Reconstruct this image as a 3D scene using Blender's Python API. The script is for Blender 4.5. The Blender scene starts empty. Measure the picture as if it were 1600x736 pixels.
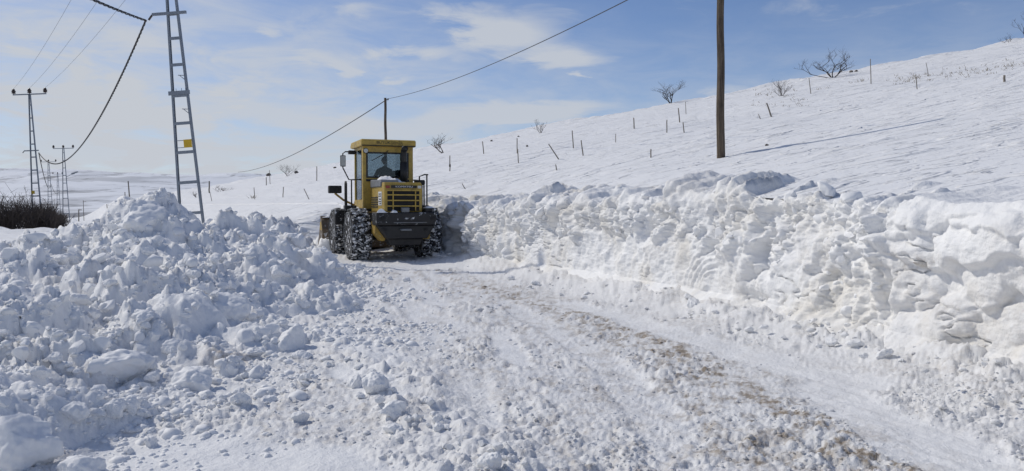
import bpy, bmesh, math, random
import numpy as np
from mathutils import Vector, Matrix

scene = bpy.context.scene
R = math.radians
PI = math.pi
F32 = np.float32
rnd = random.Random(11)

# ------------------------------------------------------------------ camera
CAM = Vector((0.0, 0.0, 1.6))
PITCH = 2.2
cam_d = bpy.data.cameras.new('camera')
cam_d.lens = 27.0
cam_d.sensor_width = 36.0
cam_d.clip_start = 0.05
cam_d.clip_end = 6000
cam = bpy.data.objects.new('camera', cam_d)
scene.collection.objects.link(cam)
cam.location = CAM
cam.rotation_euler = (R(90 - PITCH), 0, 0)
scene.camera = cam

# ------------------------------------------------------------------ sky and sun
SUN_AZ = 64.0      # degrees to the left of straight ahead
SUN_EL = 43.0
world = bpy.data.worlds.new('World')
scene.world = world
world.use_nodes = True
SKY_STRENGTH = 0.115


class NT:
    """small node-tree helper"""
    def __init__(self, tree):
        self.t = tree
        self.t.nodes.clear()

    def n(self, kind, **kw):
        nd = self.t.nodes.new(kind)
        for k, v in kw.items():
            setattr(nd, k, v)
        return nd

    def link(self, a, b):
        self.t.links.new(a, b)

    def setin(self, sock, v):
        if isinstance(v, bpy.types.NodeSocket):
            self.t.links.new(v, sock)
        else:
            sock.default_value = v

    def math(self, op, a, b=0.0, c=0.0, clamp=False):
        nd = self.n('ShaderNodeMath', operation=op)
        nd.use_clamp = clamp
        for i, v in enumerate((a, b, c)):
            self.setin(nd.inputs[i], v)
        return nd.outputs[0]

    def vmath(self, op, a, b=(0, 0, 0)):
        nd = self.n('ShaderNodeVectorMath', operation=op)
        self.setin(nd.inputs[0], a)
        self.setin(nd.inputs[1], b)
        return nd.outputs[0]

    def maprange(self, v, a, b, c=0.0, d=1.0, smooth=True):
        nd = self.n('ShaderNodeMapRange')
        nd.interpolation_type = 'SMOOTHSTEP' if smooth else 'LINEAR'
        self.setin(nd.inputs[0], v)
        for i, x in zip((1, 2, 3, 4), (a, b, c, d)):
            self.setin(nd.inputs[i], x)
        return nd.outputs[0]

    def noise(self, vec, scale, detail=4.0, rough=0.55, dist=0.0):
        nd = self.n('ShaderNodeTexNoise')
        self.setin(nd.inputs['Vector'], vec)
        nd.inputs['Scale'].default_value = scale
        nd.inputs['Detail'].default_value = detail
        nd.inputs['Roughness'].default_value = rough
        nd.inputs['Distortion'].default_value = dist
        return nd.outputs[0]

    def mixc(self, f, a, b, kind='MIX'):
        nd = self.n('ShaderNodeMix', data_type='RGBA', blend_type=kind)
        self.setin(nd.inputs[0], f)
        self.setin(nd.inputs[6], a)
        self.setin(nd.inputs[7], b)
        return nd.outputs[2]


def build_world():
    w = NT(world.node_tree)
    sky = w.n('ShaderNodeTexSky')
    sky.sky_type = 'NISHITA'
    sky.sun_disc = False
    sky.sun_elevation = R(SUN_EL)
    sky.sun_rotation = R(-SUN_AZ)
    sky.altitude = 1500
    sky.air_density = 1.0
    sky.dust_density = 0.5
    sky.ozone_density = 3.0
    tc = w.n('ShaderNodeTexCoord')
    d = tc.outputs['Generated']
    sep = w.n('ShaderNodeSeparateXYZ')
    w.link(d, sep.inputs[0])
    x, y, z = sep.outputs
    az = w.math('ARCTAN2', x, y)                 # radians, + to the right
    el = w.math('ARCSINE', z)
    # thin cloud sheet far above: planar coordinates
    zz = w.math('ADD', w.math('MAXIMUM', z, 0.0), 0.12)
    cx = w.math('DIVIDE', x, zz)
    cy = w.math('DIVIDE', y, zz)
    comb = w.n('ShaderNodeCombineXYZ')
    w.link(cx, comb.inputs[0]); w.link(cy, comb.inputs[1])
    plane = comb.outputs[0]
    n1 = w.noise(plane, 0.9, 6, 0.58, 0.35)
    n2 = w.noise(plane, 3.1, 6, 0.6, 0.5)
    cc = w.n('ShaderNodeCombineXYZ')
    w.link(w.math('MULTIPLY', az, 7.0), cc.inputs[0]); w.link(w.math('MULTIPLY', el, 26.0), cc.inputs[1])
    n3 = w.noise(cc.outputs[0], 1.3, 7, 0.62, 0.6)
    tex = w.math('ADD', w.math('MULTIPLY', n1, 0.35), w.math('ADD', w.math('MULTIPLY', n2, 0.15), w.math('MULTIPLY', n3, 0.5)))
    # single clouds of the photograph: (azimuth, elevation, half width, half height, weight) in degrees
    warp_a = w.math('MULTIPLY', w.math('SUBTRACT', n3, 0.5), 0.14)
    warp_e = w.math('MULTIPLY', w.math('SUBTRACT', n1, 0.5), 0.10)
    azw = w.math('ADD', az, warp_a)
    elw = w.math('ADD', el, warp_e)
    total = None
    for (a0, e0, wa, we, wt) in CLOUDS:
        da = w.math('DIVIDE', w.math('SUBTRACT', azw, R(a0)), R(wa))
        de = w.math('DIVIDE', w.math('SUBTRACT', elw, R(e0)), R(we))
        r2 = w.math('ADD', w.math('MULTIPLY', da, da), w.math('MULTIPLY', de, de))
        g = w.math('MULTIPLY', w.math('POWER', 2.718, w.math('MULTIPLY', r2, -1.0)), wt)
        total = g if total is None else w.math('ADD', total, g)
    dens = w.math('ADD', w.math('MULTIPLY', w.math('SUBTRACT', tex, 0.5), 1.5), w.math('MULTIPLY', total, 0.62))
    lowleft = w.math('MULTIPLY', w.maprange(az, R(10), R(-25), 0.0, 1.0), w.maprange(el, R(22), R(4), 0.0, 1.0))
    dens = w.math('ADD', dens, w.math('MULTIPLY', lowleft, 0.26))
    mask = w.maprange(dens, -0.06, 0.5, 0.0, 0.9)
    # a veil of thin cloud low in the sky, thicker towards the sun side
    veil = w.math('MULTIPLY', w.maprange(el, R(0), R(17), 1.0, 0.0), 0.62)
    side = w.math('MULTIPLY', w.maprange(az, R(14), R(-34), 0.0, 1.0), 0.60)
    veil = w.math('ADD', veil, w.math('MULTIPLY', side, w.maprange(el, R(60), R(5), 0.3, 1.0)), clamp=True)
    veil = w.math('MULTIPLY', veil, w.maprange(tex, 0.38, 0.62, 0.5, 1.35))
    f = w.math('MAXIMUM', mask, veil, clamp=True)
    skyc = w.mixc(1.0, sky.outputs[0], (.94, .97, 1.10, 1), 'MULTIPLY')
    col = w.mixc(f, skyc, CLOUD_COL)
    bg = w.n('ShaderNodeBackground')
    bg.inputs[1].default_value = SKY_STRENGTH
    w.link(col, bg.inputs[0])
    out = w.n('ShaderNodeOutputWorld')
    w.link(bg.outputs[0], out.inputs[0])


def uv_deg(u, v):
    x = (u - 800) / 1200.0
    yy = -(v - 368) / 1200.0
    p = R(PITCH)
    dx, dy, dz = x, math.cos(p) + yy * math.sin(p), -math.sin(p) + yy * math.cos(p)
    return math.degrees(math.atan2(dx, dy)), math.degrees(math.atan2(dz, math.hypot(dx, dy)))


def cloud(u0, v0, hw, hh, wt):
    a, e = uv_deg(u0, v0)
    return (a, e, hw / 21.0 * math.cos(R(a)) ** 2, hh / 21.0, wt)


CLOUDS = [cloud(790, 50, 75, 22, 1.0), cloud(885, 85, 60, 14, .9), cloud(720, 25, 60, 14, .5),
          cloud(650, 85, 80, 12, .6), cloud(545, 103, 24, 10, .75), cloud(500, 85, 40, 10, .45),
          cloud(410, 45, 26, 9, .5), cloud(398, 132, 24, 8, .55), cloud(330, 162, 90, 14, .7),
          cloud(780, 178, 110, 18, .85), cloud(900, 170, 90, 12, .6), cloud(640, 200, 90, 16, .6),
          cloud(920, 117, 12, 6, .6), cloud(470, 190, 90, 22, .6), cloud(1140, 140, 60, 8, .45),
          cloud(560, 20, 60, 14, .3), cloud(110, 215, 120, 20, .5), cloud(240, 110, 90, 18, .4), cloud(200, 250, 200, 14, .6), cloud(480, 240, 160, 16, .6), cloud(620, 128, 40, 8, .5), cloud(350, 90, 40, 8, .35)]
CLOUD_COL = (6.0, 6.35, 6.95, 1)
build_world()

sun_d = bpy.data.lights.new('sun', 'SUN')
sun_d.energy = 3.0
sun_d.angle = R(0.8)
sun_d.color = (1.0, 0.945, 0.85)
sun = bpy.data.objects.new('sun', sun_d)
scene.collection.objects.link(sun)
SUNV = Vector((-math.sin(R(SUN_AZ)) * math.cos(R(SUN_EL)), math.cos(R(SUN_AZ)) * math.cos(R(SUN_EL)), math.sin(R(SUN_EL))))
sun.rotation_euler = SUNV.to_track_quat('Z', 'Y').to_euler()
sun.location = (-30, 20, 40)

vs = scene.view_settings
vs.view_transform = 'Standard'
vs.look = 'None'
vs.exposure = -0.33
vs.gamma = 1.0
scene.cycles.max_bounces = 8
scene.cycles.diffuse_bounces = 5
scene.cycles.transparent_max_bounces = 16

C = scene.collection


# ------------------------------------------------------------------ numpy noise
def _h(ix, iy, iz, seed):
    h = (ix.astype(np.uint32) * np.uint32(374761393)) ^ (iy.astype(np.uint32) * np.uint32(668265263)) \
        ^ (iz.astype(np.uint32) * np.uint32(2147483647 - 11)) ^ np.uint32((seed * 2654435761) & 0xffffffff)
    h = (h ^ (h >> np.uint32(13))) * np.uint32(1274126177)
    h = (h ^ (h >> np.uint32(16))) * np.uint32(2246822519)
    return h ^ (h >> np.uint32(15))


def _f(h, sh=0):
    return ((h >> np.uint32(sh)) & np.uint32(0xffff)).astype(F32) / F32(65535.0)


def perlin2(x, y, seed=0):
    x = np.asarray(x, F32); y = np.asarray(y, F32)
    ix = np.floor(x).astype(np.int64); iy = np.floor(y).astype(np.int64)
    fx = (x - ix).astype(F32); fy = (y - iy).astype(F32)
    ux = fx * fx * fx * (fx * (fx * 6 - 15) + 10)
    uy = fy * fy * fy * (fy * (fy * 6 - 15) + 10)
    z = np.zeros_like(ix)

    def g(dx, dy):
        a = _f(_h(ix + dx, iy + dy, z, seed)) * F32(6.2831853)
        return np.cos(a) * (fx - dx) + np.sin(a) * (fy - dy)
    a = g(0, 0); b = g(1, 0); c = g(0, 1); d = g(1, 1)
    ab = a + ux * (b - a); cd = c + ux * (d - c)
    return (ab + uy * (cd - ab)) * F32(1.41)


def fbm2(x, y, oct=4, seed=0, gain=.5, lac=2.03):
    s = 0; a = 1.0
    for i in range(oct):
        s = s + a * perlin2(x * lac ** i + 17.3 * i, y * lac ** i - 9.1 * i, seed + i)
        a *= gain
    return s


def perlin3(x, y, z, seed=0):
    # cheap 3-d noise from two interpolated 2-d slices
    iz = np.floor(z); fz = z - iz
    u = fz * fz * (3 - 2 * fz)
    return perlin2(x + iz * 31.7, y - iz * 17.9, seed) * (1 - u) + perlin2(x + (iz + 1) * 31.7, y - (iz + 1) * 17.9, seed) * u


def caps2(x, y, cell, seed=0, prob=1.0, rmin=.35, rmax=.8, block=.5):
    """height of overlapping rounded, partly blocky lumps: 0 between them, about 1 on the biggest"""
    x = np.asarray(x, F32) / F32(cell); y = np.asarray(y, F32) / F32(cell)
    ix = np.floor(x).astype(np.int64); iy = np.floor(y).astype(np.int64)
    z = np.zeros_like(ix)
    best = np.zeros_like(x)
    for dx in (-1, 0, 1):
        for dy in (-1, 0, 1):
            h = _h(ix + dx, iy + dy, z, seed)
            h2 = _h(ix + dx, iy + dy, z, seed + 101)
            px = ix + dx + _f(h); py = iy + dy + _f(h, 12)
            r = F32(rmin) + F32(rmax - rmin) * _f(h2) ** 1.5
            an = _f(h2, 9) * F32(6.28)
            ca, sa = np.cos(an), np.sin(an)
            ax = (x - px); ay = (y - py)
            qx = (ax * ca + ay * sa); qy = (-ax * sa + ay * ca) * (F32(.8) + F32(.7) * _f(h, 7))
            d2 = np.sqrt(qx * qx + qy * qy)
            di = np.maximum(np.abs(qx), np.abs(qy)) * F32(1.08)
            d = d2 * (1 - block) + di * block
            v = np.sqrt(np.maximum(0, r * r - d * d)) / F32(rmax)
            tilt = 1 + (qx * (_f(h, 3) - .5) + qy * (_f(h2, 5) - .5)) * 1.1 / r
            v = v * np.clip(tilt, .3, 1.6)
            if prob < 1:
                v = v * (_f(h2, 4) < prob)
            best = np.maximum(best, v)
    return best


def sstep(a, b, x):
    t = np.clip((x - a) / (b - a), 0, 1)
    return t * t * (3 - 2 * t)


def interp(x, pts):
    p = np.array(pts, float)
    return np.interp(x, p[:, 0], p[:, 1])


def interp_smooth(x, pts):
    """monotone-ish cubic through points"""
    p = np.array(pts, float)
    xs, ys = p[:, 0], p[:, 1]
    m = np.gradient(ys, xs)
    x = np.clip(x, xs[0], xs[-1])
    i = np.clip(np.searchsorted(xs, x) - 1, 0, len(xs) - 2)
    h = xs[i + 1] - xs[i]
    t = (x - xs[i]) / h
    t2, t3 = t * t, t * t * t
    return (2 * t3 - 3 * t2 + 1) * ys[i] + (t3 - 2 * t2 + t) * h * m[i] + (-2 * t3 + 3 * t2) * ys[i + 1] + (t3 - t2) * h * m[i + 1]


# ------------------------------------------------------------------ object helpers
def mesh_np(name, verts, faces, attrs=None, smooth=True):
    """verts (n,3), faces (m,3|4) numpy"""
    me = bpy.data.meshes.new(name)
    verts = np.ascontiguousarray(verts, F32); faces = np.ascontiguousarray(faces, np.int32)
    k = faces.shape[1]
    me.vertices.add(len(verts)); me.vertices.foreach_set('co', verts.ravel())
    me.loops.add(faces.size); me.loops.foreach_set('vertex_index', faces.ravel())
    me.polygons.add(len(faces))
    me.polygons.foreach_set('loop_start', np.arange(0, faces.size, k, dtype=np.int32))
    me.polygons.foreach_set('loop_total', np.full(len(faces), k, np.int32))
    me.polygons.foreach_set('use_smooth', np.full(len(faces), smooth, bool))
    me.update(calc_edges=True)
    me.validate()
    for k_, v in (attrs or {}).items():
        a = me.attributes.new(k_, 'FLOAT', 'POINT')
        a.data.foreach_set('value', np.ascontiguousarray(v, F32).ravel())
    return me


def grid_faces(nr, nc, keep=None):
    i = np.arange(nr * nc).reshape(nr, nc)
    q = np.stack([i[:-1, :-1], i[:-1, 1:], i[1:, 1:], i[1:, :-1]], -1).reshape(-1, 4)
    if keep is not None:
        q = q[keep[:-1, :-1].ravel() | keep[1:, 1:].ravel() | keep[:-1, 1:].ravel() | keep[1:, :-1].ravel()]
    return q


def compact(verts, faces, attrs):
    used = np.zeros(len(verts), bool); used[faces.ravel()] = True
    remap = np.cumsum(used) - 1
    return verts[used], remap[faces], {k: np.asarray(v).ravel()[used] for k, v in attrs.items()}


def link(name, me, mat=None, parent=None):
    o = bpy.data.objects.new(name, me)
    C.objects.link(o)
    if mat is not None and me is not None and not me.materials:
        me.materials.append(mat)
    if parent is not None:
        o.parent = parent
    return o


def tag(o, label=None, cat=None, group=None, kind=None):
    if label: o['label'] = label
    if cat: o['category'] = cat
    if group: o['group'] = group
    if kind: o['kind'] = kind
    return o


def empty(name, loc=(0, 0, 0), rz=0.0, label=None, cat=None, group=None):
    o = bpy.data.objects.new(name, None)
    C.objects.link(o)
    o.empty_display_size = .2
    o.location = loc
    o.rotation_euler = (0, 0, rz)
    return tag(o, label, cat, group)


class MB:
    """collects shapes for ONE mesh object"""
    def __init__(self):
        self.v = []; self.f = []

    def add(self, vs, fs):
        n = len(self.v)
        self.v += [tuple(p) for p in vs]
        self.f += [tuple(i + n for i in f) for f in fs]
        return self

    def box(self, x0, x1, y0, y1, z0, z1):
        vs = [(x0, y0, z0), (x1, y0, z0), (x1, y1, z0), (x0, y1, z0), (x0, y0, z1), (x1, y0, z1), (x1, y1, z1), (x0, y1, z1)]
        return self.add(vs, [(0, 3, 2, 1), (4, 5, 6, 7), (0, 1, 5, 4), (1, 2, 6, 5), (2, 3, 7, 6), (3, 0, 4, 7)])

    def prism(self, pts, a, b, axis='x'):
        """closed outline extruded from a to b along axis; pts are the two other coordinates"""
        n = len(pts)
        def P(p, t):
            return {'x': (t, p[0], p[1]), 'y': (p[0], t, p[1]), 'z': (p[0], p[1], t)}[axis]
        vs = [P(p, a) for p in pts] + [P(p, b) for p in pts]
        fs = [tuple(range(n))[::-1], tuple(range(n, 2 * n))] + [(i, (i + 1) % n, n + (i + 1) % n, n + i) for i in range(n)]
        return self.add(vs, fs)

    def tube(self, pts, r, n=6, r1=None, cap=True):
        pts = [Vector(p) for p in pts]
        m = len(pts)
        rings = []
        up = None
        for i, p in enumerate(pts):
            t = (pts[min(i + 1, m - 1)] - pts[max(i - 1, 0)])
            t = t.normalized() if t.length > 1e-9 else Vector((0, 0, 1))
            if up is None:
                up = t.orthogonal().normalized()
            up = (up - t * up.dot(t))
            up = up.normalized() if up.length > 1e-6 else t.orthogonal().normalized()
            b = t.cross(up)
            rr = r if r1 is None else r + (r1 - r) * i / max(1, m - 1)
            rings.append([p + (up * math.cos(2 * PI * k / n) + b * math.sin(2 * PI * k / n)) * rr for k in range(n)])
        vs = [q for ring in rings for q in ring]
        fs = []
        for i in range(m - 1):
            for k in range(n):
                fs.append((i * n + k, i * n + (k + 1) % n, (i + 1) * n + (k + 1) % n, (i + 1) * n + k))
        if cap:
            fs.append(tuple(range(n))[::-1]); fs.append(tuple((m - 1) * n + k for k in range(n)))
        return self.add(vs, fs)

    def lathe(self, prof, n=24, axis='z', c=(0, 0, 0)):
        """prof: (radius, height) pairs round an axis"""
        vs = []; m = len(prof)
        for (r, h) in prof:
            for k in range(n):
                a = 2 * PI * k / n
                p = {'z': (r * math.cos(a), r * math.sin(a), h), 'x': (h, r * math.cos(a), r * math.sin(a)), 'y': (r * math.sin(a), h, r * math.cos(a))}[axis]
                vs.append((p[0] + c[0], p[1] + c[1], p[2] + c[2]))
        fs = []
        for i in range(m - 1):
            for k in range(n):
                fs.append((i * n + k, i * n + (k + 1) % n, (i + 1) * n + (k + 1) % n, (i + 1) * n + k))
        fs.append(tuple(range(n))[::-1]); fs.append(tuple((m - 1) * n + k for k in range(n)))
        return self.add(vs, fs)

    def mesh(self, name, smooth=False):
        me = bpy.data.meshes.new(name)
        me.from_pydata(self.v, [], self.f)
        bm = bmesh.new(); bm.from_mesh(me)
        bmesh.ops.recalc_face_normals(bm, faces=bm.faces)
        bm.to_mesh(me); bm.free()
        if smooth:
            me.polygons.foreach_set('use_smooth', [True] * len(me.polygons))
        return me

    def build(self, name, mat, parent=None, bevel=0.0, smooth=False):
        o = link(name, self.mesh(name, smooth), mat, parent)
        if bevel:
            md = o.modifiers.new('bevel', 'BEVEL'); md.width = bevel; md.segments = 2
            md.limit_method = 'ANGLE'; md.angle_limit = R(35)
        return o


# ------------------------------------------------------------------ materials
def new_mat(name):
    m = bpy.data.materials.new(name); m.use_nodes = True
    t = NT(m.node_tree)
    out = t.n('ShaderNodeOutputMaterial')
    bs = t.n('ShaderNodeBsdfPrincipled')
    t.link(bs.outputs[0], out.inputs[0])
    return m, t, bs, out


def bump(t, bs, h, strength, dist):
    b = t.n('ShaderNodeBump')
    b.inputs['Strength'].default_value = strength
    b.inputs['Distance'].default_value = dist
    t.link(h, b.inputs['Height'])
    t.link(b.outputs[0], bs.inputs['Normal'])


def snow_mat(name, fine=60.0, fine_d=.012, mid=9.0, mid_d=.03, base=(.855, .855, .85, 1), strength=.7, mottled=.0):
    m, t, bs, out = new_mat(name)
    tc = t.n('ShaderNodeTexCoord'); p = tc.outputs['Object']
    at = t.n('ShaderNodeAttribute'); at.attribute_name = 'dirt_shade'  # dirt mask; on the road it also carries painted micro-shadow
    n1 = t.noise(p, mid, 5, .6)
    n2 = t.noise(p, fine, 4, .65)
    n3 = t.noise(p, .9, 4, .55)
    nd = t.noise(p, 14.0, 5, .7)
    v = t.maprange(n3, .3, .7, 0.0, 1.0)
    c = t.mixc(t.math('MULTIPLY', v, .6), base, (base[0] * .95, base[1] * .955, base[2] * .97, 1))
    d = t.math('MULTIPLY', at.outputs['Fac'], t.maprange(nd, .32, .68, .35, 1.5))
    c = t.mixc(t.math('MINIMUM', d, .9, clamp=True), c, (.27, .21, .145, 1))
    if mottled:
        # scraped wall: old cream-coloured snow in patches
        c = t.mixc(t.math('MULTIPLY', t.maprange(t.noise(p, .8, 5, .6, .4), .45, .7), mottled), c, (.68, .635, .55, 1))
    t.link(c, bs.inputs['Base Color'])
    bs.inputs['Roughness'].default_value = .62
    bs.inputs['Specular IOR Level'].default_value = .25
    h = t.math('ADD', t.math('MULTIPLY', n1, mid_d), t.math('MULTIPLY', n2, fine_d))
    bump(t, bs, h, strength, 1.0)
    return m


def paint_mat(name, col, rough=.45, grime=.35, grime_col=(.06, .055, .05, 1), snow=0.0, metal=0.0, scale=3.0):
    m, t, bs, out = new_mat(name)
    tc = t.n('ShaderNodeTexCoord'); p = tc.outputs['Object']
    n1 = t.noise(p, scale, 6, .65, .4)
    n2 = t.noise(p, scale * 7, 5, .7)
    f = t.math('MULTIPLY', t.maprange(t.math('ADD', t.math('MULTIPLY', n1, .6), t.math('MULTIPLY', n2, .4)), .42, .68), grime)
    c = t.mixc(f, col, grime_col)
    if snow:
        c = t.mixc(t.maprange(t.noise(p, scale * 2.4, 6, .7, .3), .68 - snow * .3, .74 - snow * .3, 0, .85), c, (.75, .77, .8, 1))
    t.link(c, bs.inputs['Base Color'])
    t.link(t.maprange(n2, .3, .7, rough - .08, rough + .2), bs.inputs['Roughness'])
    bs.inputs['Metallic'].default_value = metal
    bump(t, bs, n2, .15, .01)
    return m


def wood_mat(name, dark, light, scale=8.0):
    m, t, bs, out = new_mat(name)
    tc = t.n('ShaderNodeTexCoord')
    mp = t.n('ShaderNodeMapping'); mp.inputs['Scale'].default_value = (1, 1, .06)
    t.link(tc.outputs['Object'], mp.inputs[0])
    n1 = t.noise(mp.outputs[0], scale * 4, 6, .7, .3)
    n2 = t.noise(tc.outputs['Object'], scale * .25, 4, .6)
    c = t.mixc(t.maprange(n1, .3, .7), dark, light)
    c = t.mixc(t.math('MULTIPLY', t.maprange(n2, .45, .7), .6), c, (dark[0] * .5, dark[1] * .5, dark[2] * .5, 1))
    t.link(c, bs.inputs['Base Color'])
    bs.inputs['Roughness'].default_value = .85
    bump(t, bs, n1, .6, .02)
    return m


def plain_mat(name, col, rough=.6, metal=0.0, var=.25, scale=6.0):
    m, t, bs, out = new_mat(name)
    tc = t.n('ShaderNodeTexCoord')
    n1 = t.noise(tc.outputs['Object'], scale, 5, .6)
    c = t.mixc(t.math('MULTIPLY', t.maprange(n1, .3, .7), var), col, (col[0] * .35, col[1] * .35, col[2] * .35, 1))
    t.link(c, bs.inputs['Base Color'])
    bs.inputs['Roughness'].default_value = rough
    bs.inputs['Metallic'].default_value = metal
    return m


def glass_mat(name):
    m, t, bs, out = new_mat(name)
    t.t.nodes.remove(bs)
    tr = t.n('ShaderNodeBsdfTransparent'); tr.inputs[0].default_value = (.62, .68, .71, 1)
    gl = t.n('ShaderNodeBsdfGlossy'); gl.inputs['Roughness'].default_value = .06
    gl.inputs[0].default_value = (.9, .95, 1, 1)
    fr = t.n('ShaderNodeFresnel'); fr.inputs[0].default_value = 1.5
    mx = t.n('ShaderNodeMixShader')
    t.link(t.math('MULTIPLY', fr.outputs[0], .8, clamp=True), mx.inputs[0])
    t.link(tr.outputs[0], mx.inputs[1]); t.link(gl.outputs[0], mx.inputs[2])
    t.link(mx.outputs[0], out.inputs[0])
    return m


M = {}
M['snow_pile'] = snow_mat('snow_pile', 55, .010, 11, .03)
M['snow_road'] = snow_mat('snow_road', 70, .010, 16, .03)
M['snow_bank'] = snow_mat('snow_bank', 45, .010, 8, .045, mottled=.55)
M['snow_field'] = snow_mat('snow_field', 8, .02, 1.2, .10, strength=.8)


def slope_mat():
    m, t, bs, out = new_mat('snow_slope')
    tc = t.n('ShaderNodeTexCoord'); p = tc.outputs['Object']
    n3 = t.noise(p, .35, 4, .55)
    c = t.mixc(t.math('MULTIPLY', t.maprange(n3, .3, .7), .6), (.86, .86, .855, 1), (.82, .825, .83, 1))
    t.link(c, bs.inputs['Base Color'])
    bs.inputs['Roughness'].default_value = .6
    bs.inputs['Specular IOR Level'].default_value = .25
    def dash(sx, sy, lo, hi, dep, seed):
        mp = t.n('ShaderNodeMapping')
        mp.inputs['Rotation'].default_value = (0, 0, R(-14)); mp.inputs['Scale'].default_value = (sx, sy, .0); mp.inputs['Location'].default_value = (seed, seed * .7, 0)
        t.link(p, mp.inputs[0])
        return t.math('MULTIPLY', t.maprange(t.noise(mp.outputs[0], 1.0, 3, .55, .6), lo, hi), dep)
    h = t.math('ADD', dash(1.1, 3.4, .565, .63, .055, 3.0), dash(.35, 1.3, .58, .66, .08, 8.0))
    h = t.math('ADD', h, dash(3.0, 8.0, .54, .64, .016, 5.0))
    h = t.math('ADD', h, t.math('MULTIPLY', t.noise(p, 14, 4, .6), .012))
    bump(t, bs, h, .9, 1.0)
    return m


M['snow_slope'] = slope_mat()
M['snow_chunk'] = snow_mat('snow_chunk', 9, .004, 3, .008)
M['wood_pole'] = wood_mat('wood_pole', (.05, .036, .026, 1), (.17, .13, .09, 1), 7)
M['wood_post'] = wood_mat('wood_post', (.15, .13, .11, 1), (.30, .265, .225, 1), 8)
M['steel'] = paint_mat('galvanised_steel', (.22, .25, .29, 1), .5, .3, (.12, .13, .14, 1), metal=.3)
M['insulator'] = plain_mat('insulator', (.035, .02, .015, 1), .25)
M['cable'] = plain_mat('cable', (.02, .02, .022, 1), .6)
M['wire'] = plain_mat('wire', (.16, .17, .19, 1), .5, .6)
M['sign_yellow'] = plain_mat('sign_yellow', (.62, .40, .02, 1), .5, var=.2)
M['bark'] = plain_mat('bark', (.060, .048, .042, 1), .9, var=.4, scale=12)
M['twig'] = plain_mat('twig', (.065, .050, .043, 1), .9, var=.4, scale=12)
M['dry_grass'] = plain_mat('dry_grass', (.23, .19, .13, 1), .9, var=.4, scale=20)
M['rock'] = plain_mat('rock', (.16, .14, .125, 1), .9, var=.5)
M['yellow'] = paint_mat('yellow_paint', (.47, .32, .055, 1), .42, .62, (.12, .085, .04, 1))
M['yellow_dull'] = paint_mat('yellow_paint_dull', (.43, .28, .05, 1), .55, .6, (.10, .075, .045, 1), snow=.1)
M['black'] = paint_mat('black_paint', (.008, .008, .009, 1), .5, .25, (.04, .036, .03, 1))
M['black_snowy'] = paint_mat('black_paint_snowy', (.009, .009, .010, 1), .55, .35, (.05, .045, .04, 1), snow=.28)
M['rubber'] = plain_mat('rubber', (.015, .015, .016, 1), .8)
M['dark'] = plain_mat('dark_interior', (.012, .012, .013, 1), .8)
M['grey'] = paint_mat('grey_paint', (.17, .18, .19, 1), .5, .4)
M['white_sticker'] = plain_mat('white_sticker', (.72, .73, .74, 1), .5, var=.12, scale=18)
M['glass'] = glass_mat('glass')
M['lamp_glass'] = plain_mat('lamp_glass', (.55, .55, .52, 1), .15, var=.2)
M['red_lens'] = plain_mat('red_lens', (.25, .02, .015, 1), .2)
M['letter_dark'] = plain_mat('letter_dark', (.03, .027, .02, 1), .6, var=.1)
M['letter_white'] = plain_mat('letter_white', (.7, .7, .7, 1), .5, var=.1)
M['bucket'] = paint_mat('bucket_steel', (.16, .12, .08, 1), .5, .5, (.05, .045, .04, 1), snow=.35, metal=.2)
M['cloth'] = plain_mat('dark_cloth', (.007, .007, .009, 1), .95, var=.3)
M['skin'] = plain_mat('skin', (.38, .23, .16, 1), .6, var=.1)


def tyre_mat():
    m, t, bs, out = new_mat('snowy_tyre')
    tc = t.n('ShaderNodeTexCoord'); p = tc.outputs['Object']
    n = t.noise(p, 9.0, 5, .62, .6)
    f = t.maprange(n, .52, .60, 0, .9)
    c = t.mixc(f, (.014, .014, .016, 1), (.74, .76, .8, 1))
    t.link(c, bs.inputs['Base Color']); bs.inputs['Roughness'].default_value = .8
    bump(t, bs, f, .8, .03)
    return m


M['tyre'] = tyre_mat()


def far_hill_mat():
    m, t, bs, out = new_mat('far_hill_snow')
    tc = t.n('ShaderNodeTexCoord'); p = tc.outputs['Object']
    mp = t.n('ShaderNodeMapping'); mp.inputs['Scale'].default_value = (1, .42, .3)
    t.link(p, mp.inputs[0])
    n1 = t.noise(mp.outputs[0], .016, 7, .6, .8)
    n2 = t.noise(mp.outputs[0], .045, 6, .66, .5)
    f = t.math('ADD', t.math('MULTIPLY', t.maprange(n1, .50, .60), .42), t.math('MULTIPLY', t.maprange(n2, .54, .62), .52), clamp=True)
    c = t.mixc(f, (.78, .80, .83, 1), (.20, .205, .22, 1))      # thin snow over bare scrub
    t.link(c, bs.inputs['Base Color']); bs.inputs['Roughness'].default_value = .8
    return m


M['far_hill'] = far_hill_mat()

# ------------------------------------------------------------------ lie of the land
DL = np.array([-.5, .8660254]); NL = np.array([.8660254, .5]); O0 = np.array([2.5, 15.0])
RIDGE = [(-80, 80), (-40, 70), (20, 56), (49, 46), (89, 37), (141, 26.5), (200, 13), (260, 4), (400, -20)]
WALL = [(7.2, -9.), (6.3, -3.), (5.55, 1.), (5.05, 4.), (4.6, 6.6), (3.95, 9.3), (3.15, 12.), (1.95, 15.2), (.55, 18.4),
        (-.75, 21.4), (-1.85, 23.9), (-3.7, 28.), (-5.1, 31.), (-5.9, 32.6)]


BANK_H = [(-9, 1.6), (3, 1.62), (7, 1.66), (8.6, 1.68), (9.6, 1.74), (10.3, 1.82), (11.6, 1.84), (12.4, 1.82), (15, 1.78), (18, 1.72), (21.5, 1.62), (24, 1.6), (28, 1.7), (31, 1.9), (40, 2.1)]
EASE_L, EASE_S, EASE_D = np.array([0., 1.]), np.array([0., 0.]), np.array([0., 0.])


def sl(x, y):
    dx = x - O0[0]; dy = y - O0[1]
    return dx * NL[0] + dy * NL[1], dx * DL[0] + dy * DL[1]


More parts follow.
